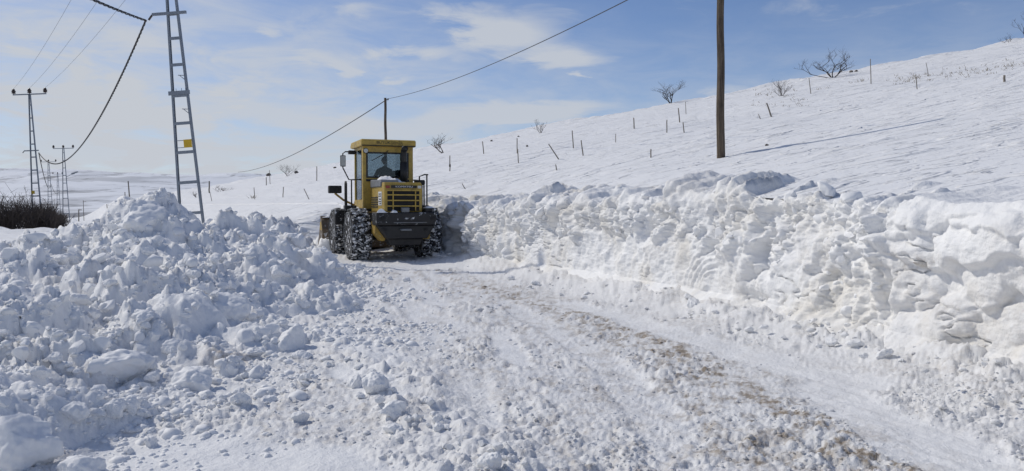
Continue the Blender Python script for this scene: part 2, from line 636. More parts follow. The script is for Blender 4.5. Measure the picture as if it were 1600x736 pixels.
def hill_base(x, y):
    s, l = sl(x, y)
    sr = interp(l, RIDGE)
    a = 1.85 + .23 * s
    b = 1.85 + .23 * sr - .10 * (s - sr)
    k = 1.6
    h = np.clip(.5 + .5 * (b - a) / k, 0, 1)
    z = b + (a - b) * h - k * h * (1 - h)
    sw = np.interp(l, EASE_L, EASE_S)
    return z - np.interp(l, EASE_L, EASE_D) * np.exp(-np.maximum(0, s - sw) / 5.0) - .07 * np.exp(-np.maximum(0, s - sw) / .8)


def hill_detail(x, y):
    s, l = sl(x, y)
    w = sstep(2, 14, s)
    sr = interp(l, RIDGE)
    z = w * .28 * fbm2(x / 14, y / 14, 3, 5)
    # wind-packed ridges running obliquely up the slope
    a = math.radians(12)
    p = x * math.cos(a) + y * math.sin(a); q = -x * math.sin(a) + y * math.cos(a)
    wx = fbm2(x / 3, y / 3, 2, 9) * .6
    r1 = perlin2(p / 2.6 + wx, q / .75, 21)
    r2 = perlin2(p / .75 + wx, q / .30, 22)
    lip = sstep(.18, .34, r1) * (.5 + r1)
    z = z + sstep(.6, 4, s) * (.03 * lip + .018 * sstep(.24, .36, r2) * sstep(-.3, .4, fbm2(x / 4, y / 4, 2, 26)))
    near = np.exp(-((s - sr + 3) / 5.0) ** 2)
    r3 = perlin2(p / 9.0 + wx, q / 1.8, 23)
    z = z + near * (.42 * np.maximum(0, r3) + .18 * np.abs(perlin2(p / 4.0, q / 1.0, 24)))
    return z


def hill_z(x, y):
    x = np.asarray(x, float); y = np.asarray(y, float)
    return hill_base(x, y) + hill_detail(x, y)


def field_z(x, y):
    """open snow field left of the hill"""
    s, l = sl(x, y)
    ramp = sstep(-11, 0.2, s) * sstep(15.5, 18.5, l)
    base = .08 + .10 * fbm2(x / 9, y / 9, 3, 41) + .03 * fbm2(x / 1.7, y / .9, 3, 42)
    d = np.hypot(x, y)
    base = base - 1.2 * sstep(60, 160, d)
    base = base + np.exp(-((y - 46.5) / 2.6) ** 2) * (.10 + .28 * fbm2(x / 2.6, y / 3, 3, 105)) * sstep(-18, -24, x)
    nearp = np.exp(-(((x + 13) / 7) ** 2 + ((y - 24) / 9) ** 2))
    base = base + nearp * (.32 * caps2(x, y, 1.6, 97, .55, .3, .7, .4) + .12 * caps2(x, y, .6, 98, .5, .3, .7, .4))
    inroad = 1 - sstep(0, 3.0, np.maximum(np.maximum(-x - 9.5, x - 9), np.maximum(y - 27, -20 - y)))
    z = base * (1 - ramp) + (hill_base(x, y) - .02) * ramp
    z = np.where(s > .8, hill_base(x, y) - .6 - .2 * np.minimum(s, 20), z)
    return z * (1 - inroad) + (-.35) * inroad


def ray(u, v):
    x = (u - 800) / 1200.0; yy = -(v - 368) / 1200.0
    p = R(PITCH)
    return Vector((x, math.cos(p) + yy * math.sin(p), -math.sin(p) + yy * math.cos(p)))


def at(u, v, Y):
    d = ray(u, v)
    return CAM + d * (Y / d.y)


def land_z(x, y):
    s, l = sl(x, y)
    return float(hill_z(np.array([x]), np.array([y]))[0]) if s > 0 else float(field_z(np.array([x]), np.array([y]))[0])


def on_land(u, v, y0=18.0, y1=330.0):
    """where the line of sight of a photograph pixel meets the snow"""
    d = ray(u, v); d = d / d.y
    ys = np.exp(np.linspace(math.log(y0), math.log(y1), 700))
    xs = d.x * ys; zs = CAM.z + d.z * ys
    s, l = sl(xs, ys)
    g = np.where(s > 0, hill_z(xs, ys), field_z(xs, ys))
    k = np.argmax(zs < g)
    if not (zs < g).any():
        k = np.argmin(np.abs(zs - g) / ys)
    return Vector((float(xs[k]), float(ys[k]), float(g[k])))


def wall_path(n_per=40):
    p = np.array(WALL)
    t = np.concatenate([[0], np.cumsum(np.hypot(*np.diff(p, axis=0).T))])
    tt = np.linspace(0, t[-1], 2000)
    x = interp_smooth(tt, np.stack([t, p[:, 0]], 1)); y = interp_smooth(tt, np.stack([t, p[:, 1]], 1))
    return tt, x, y


WT, WX, WY = wall_path()
WNX = np.gradient(WY, WT); WNY = -np.gradient(WX, WT)          # pointing to the hill side (right of travel)
_n = np.hypot(WNX, WNY); WNX /= _n; WNY /= _n


# the hillside meets the crest of the bank
EASE_S, EASE_L = sl(WX + WNX * .5, WY + WNY * .5)
EASE_D = (1.85 + .23 * EASE_S) - np.minimum(np.interp(WY, *np.array(BANK_H).T), 1.85 + .23 * EASE_S + .12)
EASE_D = EASE_D * (1 - sstep(29.5, 32.5, WY))


# open field all round, one sheet to the horizon
def build_field():
    th_f = np.linspace(R(-62), R(45), 430)
    th_b = np.linspace(R(45), R(298), 70)[1:-1]
    th = np.concatenate([th_f, th_b, [R(298)]])
    r = np.concatenate([np.linspace(.5, 12, 16), np.exp(np.linspace(math.log(12.5), math.log(420), 240)), np.exp(np.linspace(math.log(460), math.log(5200), 16))])
    TH, RR = np.meshgrid(th, r)
    X = np.sin(TH) * RR; Y = np.cos(TH) * RR
    Z = field_z(X, Y)
    Z = np.where(RR > 480, -2.0, Z)
    v = np.stack([X, Y, Z], -1).reshape(-1, 3)
    o = link('ground', mesh_np('ground', v, grid_faces(*X.shape)[:, ::-1]), M['snow_slope'])
    tag(o, 'open snow-covered ground beyond the ploughed road', None, None, 'structure')


build_field()


def wall_dist(x, y):
    """signed distance to the foot of the bank: + on the road side"""
    xw = np.interp(y, WY, WX)
    nx = np.interp(y, WY, WNX)
    return (xw - x) * nx


def build_hill():
    # rows run out from the crest of the bank over the ridge; columns along the road
    d0 = np.concatenate([[-120, -90, -70], np.linspace(-55, -16, 30), np.linspace(-15.2, 8, 330), 8 + (np.exp(np.linspace(0, math.log(45), 450)[1:]) - 1) * 7.0])
    sg = np.concatenate([[.35], .35 + (np.exp(np.linspace(0, math.log(15), 330)[1:]) - 1) * 5.2, [76, 82, 90, 100, 115, 140, 180, 240]])
    L, S = np.meshgrid(d0, sg)
    # foot of each row on the bank line
    fx = O0[0] + d0 * DL[0]; fy = O0[1] + d0 * DL[1]
    offs = []
    for lx, x, y in zip(d0, fx, fy):
        # s of the bank crest at this l
        s_w, l_w = sl(WX, WY)
        offs.append(np.interp(lx, l_w, s_w) if l_w.min() < lx < l_w.max() else (np.interp(lx, l_w, s_w)))
    offs = np.array(offs)
    blend = np.clip((sg - .35) / 6.0, 0, 1)[:, None]
    S2 = S + offs[None, :] * (1 - blend)
    S2 = np.where(L > 17.6, S - .6, S2)
    X = O0[0] + L * DL[0] + S2 * NL[0]; Y = O0[1] + L * DL[1] + S2 * NL[1]
    Z = hill_z(X, Y)
    Z[0] = np.where(L[0] > 17.0, Z[0] - .8, Z[0])
    v = np.stack([X, Y, Z], -1).reshape(-1, 3)
    o = link('hillside', mesh_np('hillside', v, grid_faces(*X.shape)), M['snow_slope'])
    tag(o, 'wind-crusted snowy hillside rising to the right', None, None, 'structure')


build_hill()


def build_far():
    xs = np.linspace(-1500, 900, 340); ys = np.exp(np.linspace(math.log(170), math.log(1500), 130))
    X, Y = np.meshgrid(xs, ys)
    D = np.hypot(X, Y)
    az = X / Y
    prof = interp(np.clip(X / 900.0, -2, 2), [(-2, 20), (-1.1, 22), (-.70, 27), (-.62, 33), (-.56, 38), (-.45, 37), (-.36, 35), (-.31, 38), (-.2, 34), (0, 26), (.5, 20), (2, 20)])
    t = np.clip((D - 170) / 760, 0, 1) ** 1.15
    Z = -1.6 + (prof + 2) * t - sstep(210, 170, D) + t * (1 - sstep(800, 900, D) * .5) * 9.0 * fbm2(X / 170, Y / 150, 5, 77, .55)
    Z = Z - 30 * sstep(930, 1400, D)
    v = np.stack([X, Y, Z], -1).reshape(-1, 3)
    o = link('distant_hills', mesh_np('distant_hills', v, grid_faces(*X.shape)), M['far_hill'])
    tag(o, 'low snowy hills along the horizon', None, None, 'structure')


build_far()

# ------------------------------------------------------------------ the pile of ploughed snow on the left
PILE = [(-7.4, 15.5, 1.72), (-7.8, 14.6, .95), (-7.9, 13.4, .5), (-8.2, 12, .42), (-6.4, 15.2, 1.25), (-6.1, 16.4, 1.12), (-6.0, 18.2, .98), (-6.5, 21.5, .98), (-6.1, 19.8, .88),
        (-7.6, 25.2, 1.05), (-5.5, 12, .72), (-4.5, 12, .5), (-4.0, 13, .42), (-5.4, 10, .5), (-5.3, 8.5, .42), (-3.96, 9.5, .28), (-2.9, 9.2, .1), (-4.0, 7.1, .34), (-3.0, 7.3, .12), (-3.1, 5.9, .04), (-4.2, 5.6, .18),
        (-2.95, 6.7, .06), (-3.35, 4.9, .10), (-2.5, 5, -.12), (-2.1, 5.8, -.16), (-1.9, 8, -.15), (-2.4, 10.5, -.1), (-3.1, 13.9, -.08), (-4.4, 17, .06), (-4.5, 19.6, -.05), (-5.4, 23, -.28), (-5.1, 21.3, -.15), (-4.8, 22.2, -.3), (-6.1, 25.2, -.28), (-6.9, 26.6, .12), (-6.2, 24, -.1),
        (-9.2, 18, .1), (-12, 14, -.05), (-10, 10, .22), (-9, 7, .4), (-7, 5, .30), (-9.5, 15, .15), (-5, 3.6, .25), (-3.0, 3.0, .0), (-12, 22, .0), (-8.8, 21, .2), (-8.9, 27, .3), (-10, 31, .1),
        (-13, 8, .1), (-12, 4, .2), (-7, 2, .3), (-4, 1, 0), (-1, 12, -.3), (-1, 7, -.3), (-1, 4, -.3), (-2, 17, -.3), (-3, 20, -.3), (-14, 18, -.2), (-14, 26, -.3), (-12, 34, -.3), (-5.2, 28, -.3), (-7.6, 29.5, .4), (-6, 33, .0)]


def pile_base(x, y):
    num = np.zeros_like(x); den = np.zeros_like(x)
    for (px, py, pz) in PILE:
        sc = .55 + .035 * py
        d2 = ((x - px) ** 2 + (y - py) ** 2) / (sc * sc)
        w = 1.0 / (d2 + .12) ** 2
        num += w * pz; den += w
    return num / den


def pile_z(x, y):
    b = pile_base(x, y)
    m = sstep(-.14, .22, b)                                   # lumpy only on the heap
    wx = x + .22 * fbm2(x / .9, y / .9, 3, 61); wy = y + .22 * fbm2(x / .9 + 40, y / .9, 3, 62)
    big = caps2(wx, wy, 1.7, 63, .85, .4, .8, .55)
    c1 = caps2(wx, wy, .85, 64, .8, .35, .8, .6)
    c2 = caps2(wx, wy, .40, 65, .8, .3, .8, .5)
    wx2 = x + .05 * fbm2(x / .2, y / .2, 2, 66); wy2 = y + .05 * fbm2(x / .2 + 9, y / .2, 2, 67)
    c3 = caps2(wx2, wy2, .19, 68, .8, .3, .8, .4)
    c4 = caps2(wx2, wy2, .09, 69, .75, .3, .8, .3)
    rough = np.clip(.66 + .9 * fbm2(x / 1.3, y / 1.3, 2, 70), .12, 1.0)   # some faces are smooth slabs, some crumbly
    z = b + m * (.46 * big + .32 * c1 + (.10 + .09 * rough) * c2 - .25) + (.25 + .75 * m) * (.16 + rough) * (.10 * c3 + .05 * c4) + (.008 + .016 * rough) * fbm2(x / .06, y / .06, 3, 71, .6) + m * .03 * fbm2(x / .22, y / .22, 2, 74)
    return z - .03, b


def build_pile():
    da = .0019
    a = np.arange(-1.02, -.02, da)
    y = np.exp(np.arange(math.log(2.6), math.log(33), .0041))
    A, Y = np.meshgrid(a, y)
    X = A * Y
    Z, b = pile_z(X, Y)
    keep = (b > -.16) & (X > -13.5)
    dirt_shade = .0 + .16 * sstep(.25, .6, fbm2(X / .7, Y / .7, 3, 72)) * sstep(.1, .5, fbm2(X / 3, Y / 3, 2, 73))
    spot = np.exp(-(((X + 2.85) / .25) ** 2 + ((Y - 7.7) / .3) ** 2)) * .55
    v, f, at_ = compact(np.stack([X, Y, Z], -1).reshape(-1, 3), grid_faces(*X.shape, keep=keep), {'dirt_shade': dirt_shade + spot})
    o = link('snow_pile', mesh_np('snow_pile', v, f, at_), M['snow_pile'])
    tag(o, 'big heap of lumpy ploughed snow filling the left side', 'snow pile')
    return o


pile = build_pile()

# ------------------------------------------------------------------ the ploughed road
def poly_dist(x, y, pts):
    d = np.full_like(x, 1e9)
    for (a, b) in zip(pts[:-1], pts[1:]):
        ax, ay = a; bx, by = b
        t = np.clip(((x - ax) * (bx - ax) + (y - ay) * (by - ay)) / ((bx - ax) ** 2 + (by - ay) ** 2), 0, 1)
        d = np.minimum(d, np.hypot(x - ax - t * (bx - ax), y - ay - t * (by - ay)))
    return d


TRACKS = [([(.9, 12.6), (1.45, 11.4), (2.35, 8.6), (2.75, 7.6), (3.15, 7.0)], .34, 1.0),
          ([(2.75, 6.7), (2.75, 5.6), (2.85, 4.5), (3.0, 3.0)], .40, 1.0),
          ([(-2.2, 4.9), (-1.4, 4.6), (-.9, 3.9), (-.8, 3.0)], .62, 1.0), ([(-2.6, 3.6), (-1.6, 3.4)], .7, 1.0),
          ([(-2.2, 9.6), (-1.2, 7.7)], .30, .95), ([(-1.7, 7.5), (-1.0, 6.4)], .22, .9),
          ([(-2.3, 16.), (-2.0, 13.4)], .25, .5), ([(-.15, 9.6), (.1, 7.8)], .17, .9), ([(.95, 8.1), (1.15, 7.1)], .12, .8), ([(-3.0, 20.5), (-2.2, 16.5), (-1.2, 12.5)], .24, .75), ([(-1.4, 20.5), (-.5, 17.0)], .24, .7),
          ([(-1.0, 11.), (-.5, 9.6)], .16, .6), ([(-3.2, 21.2), (-1.6, 20.6)], .8, .7)]
DIRT = [([(-1.55, 16.8), (-.62, 15.0), (.3, 12.8), (.95, 11.4), (1.58, 9.5), (1.85, 7.8), (2.05, 6.2), (2.3, 5.5), (2.35, 4.6)], .30, .95),
        ([(1.75, 8.3), (2.0, 7.0), (1.9, 5.9)], .34, .6), ([(-1.5, 16.2), (-.3, 13.6), (.7, 11.2)], .5, .42), ([(1.5, 6.4), (2.3, 5.2)], .45, .5), ([(.9, 10.8), (1.6, 8.6)], .4, .4),
        ([(-2.2, 18.5), (-.7, 14.8), (.5, 11.6), (1.4, 8.6), (1.75, 6.2), (1.8, 4.3)], 1.0, .52), ([(-3.0, 18), (-1.5, 12.5), (-.3, 8.5), (.5, 5.6), (.8, 4.0)], .7, .30)]


PRINTS = [[(-2.75, 21.5), (-1.5, 16.5), (-.2, 12.8), (.55, 10.0), (1.0, 7.5), (1.1, 5.5), (1.05, 3.0)],
          [(-4.6, 21.5), (-3.3, 17.5), (-1.9, 13.2), (-.95, 10.0), (-.45, 7.5), (-.3, 5.5)]]


def road_z(x, y):
    wn = .25 * fbm2(x / .8, y / .8, 3, 81)
    sm = np.zeros_like(x)
    for pts, w, k in TRACKS:
        d = poly_dist(x, y, pts) + wn * (.35 + w * .5)
        sm = np.maximum(sm, k * (1 - sstep(w * .6, w * 1.05, d)))
    # chain prints pressed by the loader on its passes
    prints = np.zeros_like(x)
    for pts in PRINTS:
        d = poly_dist(x, y, pts) + wn * .12
        prints = np.maximum(prints, 1 - sstep(.16, .27, d))
    prints = prints * np.clip(.75 + 1.2 * fbm2(x / 1.2, y / 2.5, 2, 108), 0, 1)
    sm = np.maximum(sm, .6 * prints)
    wd = wall_dist(x, y)
    apron = sstep(1.25, .0, wd)
    ru = 1 - sm
    wx = x + .04 * fbm2(x / .15, y / .15, 2, 82); wy = y + .04 * fbm2(x / .15 + 5, y / .15, 2, 83)
    c1 = caps2(wx, wy, .26, 84, .45, .25, .7, .3)
    c2 = caps2(wx, wy, .12, 85, .65, .25, .75, .3)
    c3 = caps2(wx, wy, .06, 86, .75, .25, .8, .2)
    var = np.clip(.6 + .9 * fbm2(x / .9, y / 1.4, 3, 87), .1, 1.3)
    z = .035 * fbm2(x / 1.6, y / 1.6, 3, 88) + ru * var * (.011 * c1 + .020 * c2 + .017 * c3) + ru * var * .03 * fbm2(x / .16, y / .12, 3, 95, .6) + ru * .012 * fbm2(x / .04, y / .04, 2, 89)
    # streaks pressed by tyres and blade in the smooth lane
    z = z + sm * .010 * (perlin2((x + .40 * y) / .09, y / 3.0, 90) + .8 * np.exp(-(perlin2((x + .4 * y) / .22, y / 5.0, 107) / .12) ** 2)) * sstep(.6, 1.2, x) - sm * .015 + sm * .008 * fbm2(x / .3, y / .3, 4, 96, .6)
    z = z + apron * (.13 + .12 * fbm2(x / .7, y / .7, 2, 91) + .07 * caps2(wx, wy, .3, 92, .7, .3, .8, .4) + .04 * c2)
    z = z - prints * (.012 + .003 * np.sin((y + .35 * np.abs(np.sin(x * 14))) * 34))
    # windrow left of the wheel track in front
    wr = 1 - sstep(.12, .62, poly_dist(x, y, [(-2.2, 9.6), (-1.55, 8.4), (-.95, 6.6), (-.35, 5.2), (.1, 4.3), (.35, 3.3)]) + wn * .5)
    z = z + wr * (.04 + .04 * c1 + .04 * c2)
    dirt_shade = np.zeros_like(x)
    for pts, w, k in DIRT:
        d = poly_dist(x, y, pts) + wn * .55
        dirt_shade = np.maximum(dirt_shade, k * (1 - sstep(w * .25, w * 1.9, d)))
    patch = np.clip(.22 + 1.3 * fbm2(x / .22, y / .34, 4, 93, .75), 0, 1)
    dirt_shade = dirt_shade * patch * (.35 + .65 * ru) * .95
    dirt_shade = dirt_shade + .06 * ru + .22 * ru * sstep(-.2, .5, fbm2(x / 1.1, y / 2.2, 3, 94)) * np.clip(.4 + fbm2(x / .12, y / .15, 2, 104), 0, 1)  # thin overall dirt plus painted darkening for tiny shadows in rough snow
    return z, dirt_shade, sm


def build_road():
    a = np.arange(-.95, 1.02, .0019)
    v = np.concatenate([np.arange(36, 470, 1.22)])
    y = 768 * 1.6 / v[::-1]
    A, Y = np.meshgrid(a, y)
    X = A * Y
    Z, dirt_shade, sm = road_z(X, Y)
    keep = (wall_dist(X, Y) > -.35) & (X > -11) & (pile_base(X, Y) < .22) & (Y < 31)
    v, f, at_ = compact(np.stack([X, Y, Z], -1).reshape(-1, 3), grid_faces(*X.shape, keep=keep), {'dirt_shade': dirt_shade})
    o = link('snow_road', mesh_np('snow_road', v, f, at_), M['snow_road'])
    tag(o, 'churned snow road surface with brown soil streak and packed wheel tracks', None, None, 'structure')


build_road()

# ------------------------------------------------------------------ the cut bank on the right
BANKPTS = []


def build_bank():
    # stations along the foot line, denser near the camera
    st = [0.0]
    while st[-1] < WT[-1]:
        x = np.interp(st[-1], WT, WX); y = np.interp(st[-1], WT, WY)
        d = max(3.0, math.hypot(x, y)) if y > 2 else 12.0
        st.append(st[-1] + .0027 * d)
    st = np.array(st)
    px, py = np.interp(st, WT, WX), np.interp(st, WT, WY)
    nx, ny = np.interp(st, WT, WNX), np.interp(st, WT, WNY)
    H = interp(py, BANK_H)
    H = H + .05 * fbm2(st / 1.1, st * 0 + 3, 3, 31)
    t = np.concatenate([np.linspace(0, .2, 34), np.linspace(.2, .72, 120)[1:], np.linspace(.72, 1, 46)[1:]])
    T, S = np.meshgrid(t, st, indexing='ij')
    PX = np.broadcast_to(px, T.shape); PY = np.broadcast_to(py, T.shape); HH = np.broadcast_to(H, T.shape)
    # profile: offset back from the foot (o) and height (z) as fractions
    o = interp(T, [(0, -.50), (.08, -.22), (.2, .04), (.45, .09), (.66, .15), (.72, .26), (.78, .55), (.88, 1.0), (1, 1.7)])
    zf = interp(T, [(0, -.06), (.08, .03), (.2, .13), (.45, .58), (.66, .92), (.72, .985), (.78, 1.0), (.88, 1.0), (1, 1.0)])
    bx = PX + nx * o; by = PY + ny * o
    hz = hill_base(bx, by)
    back = sstep(.76, .97, T)
    z = zf * HH * (1 - back) + (hz - .06 * sstep(.9, 1, T) + .03) * back
    # displacement: outward on the face, upward on the crest
    up = sstep(.58, .80, T)
    face = sstep(.02, .25, T)
    q = S; r = z
    wq = q + .18 * fbm2(q / .6, r / .6, 3, 32); wr = r + .18 * fbm2(q / .6 + 7, r / .6, 3, 33)
    b0 = caps2(wq, wr * .9, 1.35, 34, .8, .4, .8, .6)
    b1 = caps2(wq, wr * .8, .62, 35, .75, .35, .8, .6)
    b2 = caps2(wq, wr * .7, .30, 36, .75, .3, .8, .5)
    wq2 = q + .05 * fbm2(q / .15, r / .15, 2, 37); wr2 = r + .05 * fbm2(q / .15 + 7, r / .15, 2, 38)
    b3 = caps2(wq2, wr2 * .7, .15, 39, .7, .3, .8, .4)
    b4 = caps2(wq2, wr2 * .8, .075, 40, .7, .3, .8, .3)
    flute = fbm2(q / .22 + r * .5, r / 1.3, 3, 43)
    # scraped places, by the bucket: smooth and near flat
    def blob(y0, z0, wy, wz):
        return np.exp(-(((PY - y0) / wy) ** 2 + ((z - z0) / wz) ** 2))
    zb = 1.02 + .34 * fbm2(q / 1.3, q * 0, 3, 56) - .25 * sstep(15, 20, PY)
    cut = sstep(10.9, 11.7, PY) * (1 - sstep(18.5, 21, PY)) * (1 - sstep(zb - .10, zb + .10, z))
    slab = 1 - sstep(8.3, 9.0, PY + .5 * fbm2(q / .8, r / .8, 2, 57))
    scr = np.clip(.90 * cut + .86 * slab + .5 * blob(20.5, .7, 1.2, .5) + .7 * blob(10.4, .45, .45, .3) + .4 * sstep(.3, .7, fbm2(q / 1.7, r / 1.0, 2, 44)), 0, .92)
    amp = (1 - scr) * np.clip(.85 + .6 * fbm2(q / 2.1, r / 1.4, 2, 45), .35, 1.2)
    topc = (1 - sstep(.86, 1.0, T))
    disp = amp * face * topc * (.30 * b0 + .26 * b1 + .19 * b2 + .12 * b3 + .055 * b4 - .29) + face * topc * .014 * flute * (1 - .75 * scr) \
        + topc * (.006 + .010 * amp) * fbm2(q / .05, r / .05, 3, 46, .6) + amp * face * topc * .05 * fbm2(q / .20, r / .15, 3, 53)
    crk = np.exp(-(fbm2(q / .8, r / .45, 3, 54) / .035) ** 2) * sstep(.0, .35, fbm2(q / 1.6 + 3, r / 1.2, 2, 55))
    disp = disp - face * topc * (1 - up) * .06 * crk
    # arcs left by the bucket edge in the scraped face
    ry = np.hypot((PY - 12.0) * 1.05, (z - .18) * 1.1)
    arcs = np.sin(ry * 58 + 1.2 * fbm2(q / .5, r / .5, 2, 47)) * sstep(.38, .5, ry) * (1 - sstep(.85, 1.0, ry)) * sstep(11.9, 12.15, PY) * sstep(.2, .35, z)
    disp = disp + .016 * arcs
    # flat cut face: shallow scoops and drag marks; big broken slabs towards the right end
    scoop = caps2(wq, wr * 1.2, .55, 58, .6, .3, .8, .3)
    disp = disp + cut * face * (-.07 * scoop + .016 * fbm2(q / .16 + r * .9, r / .22, 3, 59) + .012 * fbm2(q / .06, r / .06, 2, 60))
    def edge(z0, w, sd, f):
        zz = z0 + w * fbm2(q / f, q * 0 + sd, 3, sd)
        return sstep(-.03, .03, z - zz)
    blk = caps2(wq, wr, .95, 99, .9, .45, .8, .95)
    disp = disp + slab * face * (1 - up) * (.11 * edge(1.02, .16, 101, .55) + .06 * edge(1.36, .12, 102, .4) - .05 * edge(.66, .12, 103, .6) + .20 * blk - .10)
    crest = up * topc
    X0, Y0 = bx, by
    cz = crest * (amp + .35) * (.20 * b1 + .14 * b2 + .10 * b3 + .05 * b4 + .04 * fbm2(X0 / .12, Y0 / .12, 3, 106) - .06) * interp(PY, [(0, .25), (7.5, .3), (9.2, .6), (10.2, .75), (12, .7), (14, .7), (20, .8), (40, .5)])
    X = bx - nx * disp * (1 - up * .85); Y = by - ny * disp * (1 - up * .85)
    Z = z + disp * up * .35 + cz + disp * .15 * (1 - up)
    dirt_shade = .10 * sstep(.2, .7, fbm2(q / 1.2, r / .7, 3, 49)) + .45 * blob(8.2, 1.0, .45, .07) * sstep(.0, .3, perlin2(q / .25, r / .1, 50)) + .09 * slab * sstep(1.1, .6, z) + .28 * blob(13.3, .9, .45, .09) * sstep(-.1, .4, perlin2(q / .3, r / .1, 51)) \
        + .10 * blob(6.6, .7, 1.0, .5)
    BANKPTS.append((X, Y, Z, amp, up, nx, ny, T))
    v = np.stack([X, Y, Z], -1).reshape(-1, 3)
    o = link('snow_bank', mesh_np('snow_bank', v, grid_faces(*X.shape)[:, ::-1], {'dirt_shade': dirt_shade}), M['snow_bank'])
    tag(o, 'high wall of cut snow along the right side of the road', 'snow bank')
    return o


bank = build_bank()
# ------------------------------------------------------------------ loose snow chunks
def surf_z(x, y):
    x = np.asarray(x, float); y = np.asarray(y, float)
    zr = road_z(x, y)[0]
    zp, b = pile_z(x, y)
    return np.where(b > -.15, np.maximum(zr, zp), zr)


def on_snow(u, v):
    d = ray(u, v); d = d / d.y
    ys = np.exp(np.linspace(math.log(2.8), math.log(28), 340))
    xs = d.x * ys; zs = CAM.z + d.z * ys
    g = surf_z(xs, ys)
    below = zs < g
    k = int(np.argmax(below)) if below.any() else len(ys) - 1
    return float(xs[k]), float(ys[k]), float(g[k])


def ico(sub):
    bm = bmesh.new()
    bmesh.ops.create_icosphere(bm, subdivisions=sub, radius=1.0)
    v = np.array([q.co[:] for q in bm.verts]); f = np.array([[q.index for q in p.verts] for p in bm.faces])
    bm.free()
    return v, f


def chunk_verts(base, seed, cuts=5, amp=.16):
    rs = np.random.RandomState(seed)
    v = base * np.array([1.0, rs.uniform(.72, 1.0), rs.uniform(.6, .85)])
    for _ in range(cuts):
        n = rs.normal(size=3); n /= np.linalg.norm(n)
        c = rs.uniform(.42, .78)
        d = v @ n
        over = np.maximum(0, d - c)
        v = v - n[None] * (over * .9)[:, None]
    for sc, a in ((1.3, amp), (2.9, amp * .55), (6.5, amp * .32), (14., amp * .16)):
        k = perlin3(v[:, 0] * sc + seed, v[:, 1] * sc, v[:, 2] * sc + seed * .7, seed)
        v = v * (1 + a * k)[:, None]
    return v


IV4, IF4 = ico(5)
CHUNKS = []
for k in range(9):
    me = mesh_np('snow_chunk', chunk_verts(IV4, 300 + k, 9, .26), IF4)
    me.materials.append(M['snow_chunk'])
    CHUNKS.append(me)


ANGULAR = []
for k in range(8):
    me = mesh_np('snow_block', chunk_verts(ico(4)[0], 340 + k, 16, .10), ico(4)[1])
    me.materials.append(M['snow_chunk'])
    ANGULAR.append(me)


def chunk(loc, r, label, group=None, squash=1.0, k=None, sink=.25, parent=None):
    o = link('snow_chunk' if parent is None else 'snow_lump', CHUNKS[rnd.randrange(9) if k is None else k], None, parent)
    o.scale = (r, r * rnd.uniform(.85, 1.1), r * squash)
    o.rotation_euler = (rnd.uniform(-.4, .4), rnd.uniform(-.4, .4), rnd.uniform(0, 6.28))
    o.location = (loc[0], loc[1], loc[2] + r * squash * (.7 - sink * 1.2))
    if parent is None:
        tag(o, label, 'snow chunk', group)
    return o


HERO = [(766, 728, 19, .95, 'round snow lump lying alone near the middle of the bottom edge'),
        (582, 616, 24, 1.25, 'upright pointed snow lump on the ridge of rubble left of the road'),
        (556, 606, 15, 1.1, 'smaller lump leaning on the upright pointed snow lump'),
        (466, 660, 15, .85, 'small greyish lump on the edge of the flat snow below the pile'),
        (612, 652, 21, .8, 'flattish snow chunk on the rubble ridge, behind an equal one'),
        (614, 676, 18, .8, 'flattish snow chunk at the front of the rubble ridge'),
        (110, 660, 23, .95, 'large round ball of snow, leftmost of the row under the pile'),
        (147, 658, 13, .9, 'smallest ball in the row of round snow balls under the pile'),
        (174, 655, 18, .9, 'smooth oval snow ball in the row under the pile'),
        (199, 648, 15, 1.15, 'tall thin snow ball, right end of the row under the pile'),
        (118, 745, 34, .9, 'big snow block cut off by the bottom edge at the left'),
        (8, 740, 62, 1.25, 'huge smooth snow block in the bottom left corner'),
        (297, 608, 32, 1.0, 'upright snow block with a long dark shadow at the foot of the pile'),
        (452, 545, 33, .95, 'large round boulder of snow at the right edge of the pile'),
        (470, 560, 16, .8, 'lump tucked under the large round boulder at the pile edge'),
        (374, 634, 15, .8, 'snow chunk on the flat rubble, left of a similar pair'),
        (416, 630, 16, .75, 'flat-topped snow chunk below the dark patch of the pile'),
        (232, 700, 13, 1.0, 'lump at the corner of the smooth flat snow, bottom left'),
        (200, 712, 9, 1.0, 'little lump left of the smooth flat snow, bottom left'),
        (212, 340, 40, .85, 'big round boulder of snow on the summit of the pile'),
        (178, 590, 50, .75, 'broad smooth slab of snow halfway down the pile on the left'),
        (345, 480, 34, .85, 'tilted block of snow in the middle of the pile'),
        (1338, 545, 14, .7, 'greyish snow lump at the foot of the bank'),
        (1385, 560, 14, .65, 'brownish flat snow lump at the foot of the bank'),
        (1300, 540, 11, .7, 'small snow lump left of the greyish one under the bank'),
        (1085, 476, 13, .9, 'snow lump fallen from the bank beside the scraped arc'),
        (470, 372, 10, 1.2, 'snow lump standing beside the loader bucket')]
for (u, v, rp, sq, lab) in HERO:
    x, y, z = on_snow(u, v)
    r = rp * y / 1200.0
    chunk((x, y + r * .5, float(surf_z([x], [y + r * .5])[0])), r * 1.12, lab, None, sq, None, .42)
# scattered ones, by where they lie
def scatter(n, urange, vrange, rpx, parent, sq=(.65, 1.0), want=None):
    k = 0; tries = 0
    while k < n and tries < n * 12:
        tries += 1
        u = rnd.uniform(*urange); v = rnd.uniform(*vrange)
        if want and not want(u, v):
            continue
        x, y, z = on_snow(u, v)
        if x > -5.9 and y > 20.8:
            continue
        r = rnd.uniform(*rpx) ** 1.0 * (rnd.random() * .5 + .6) * y / 1200.0
        chunk((x, y, z), r, None, None, rnd.uniform(*sq), None, .3, parent)
        k += 1


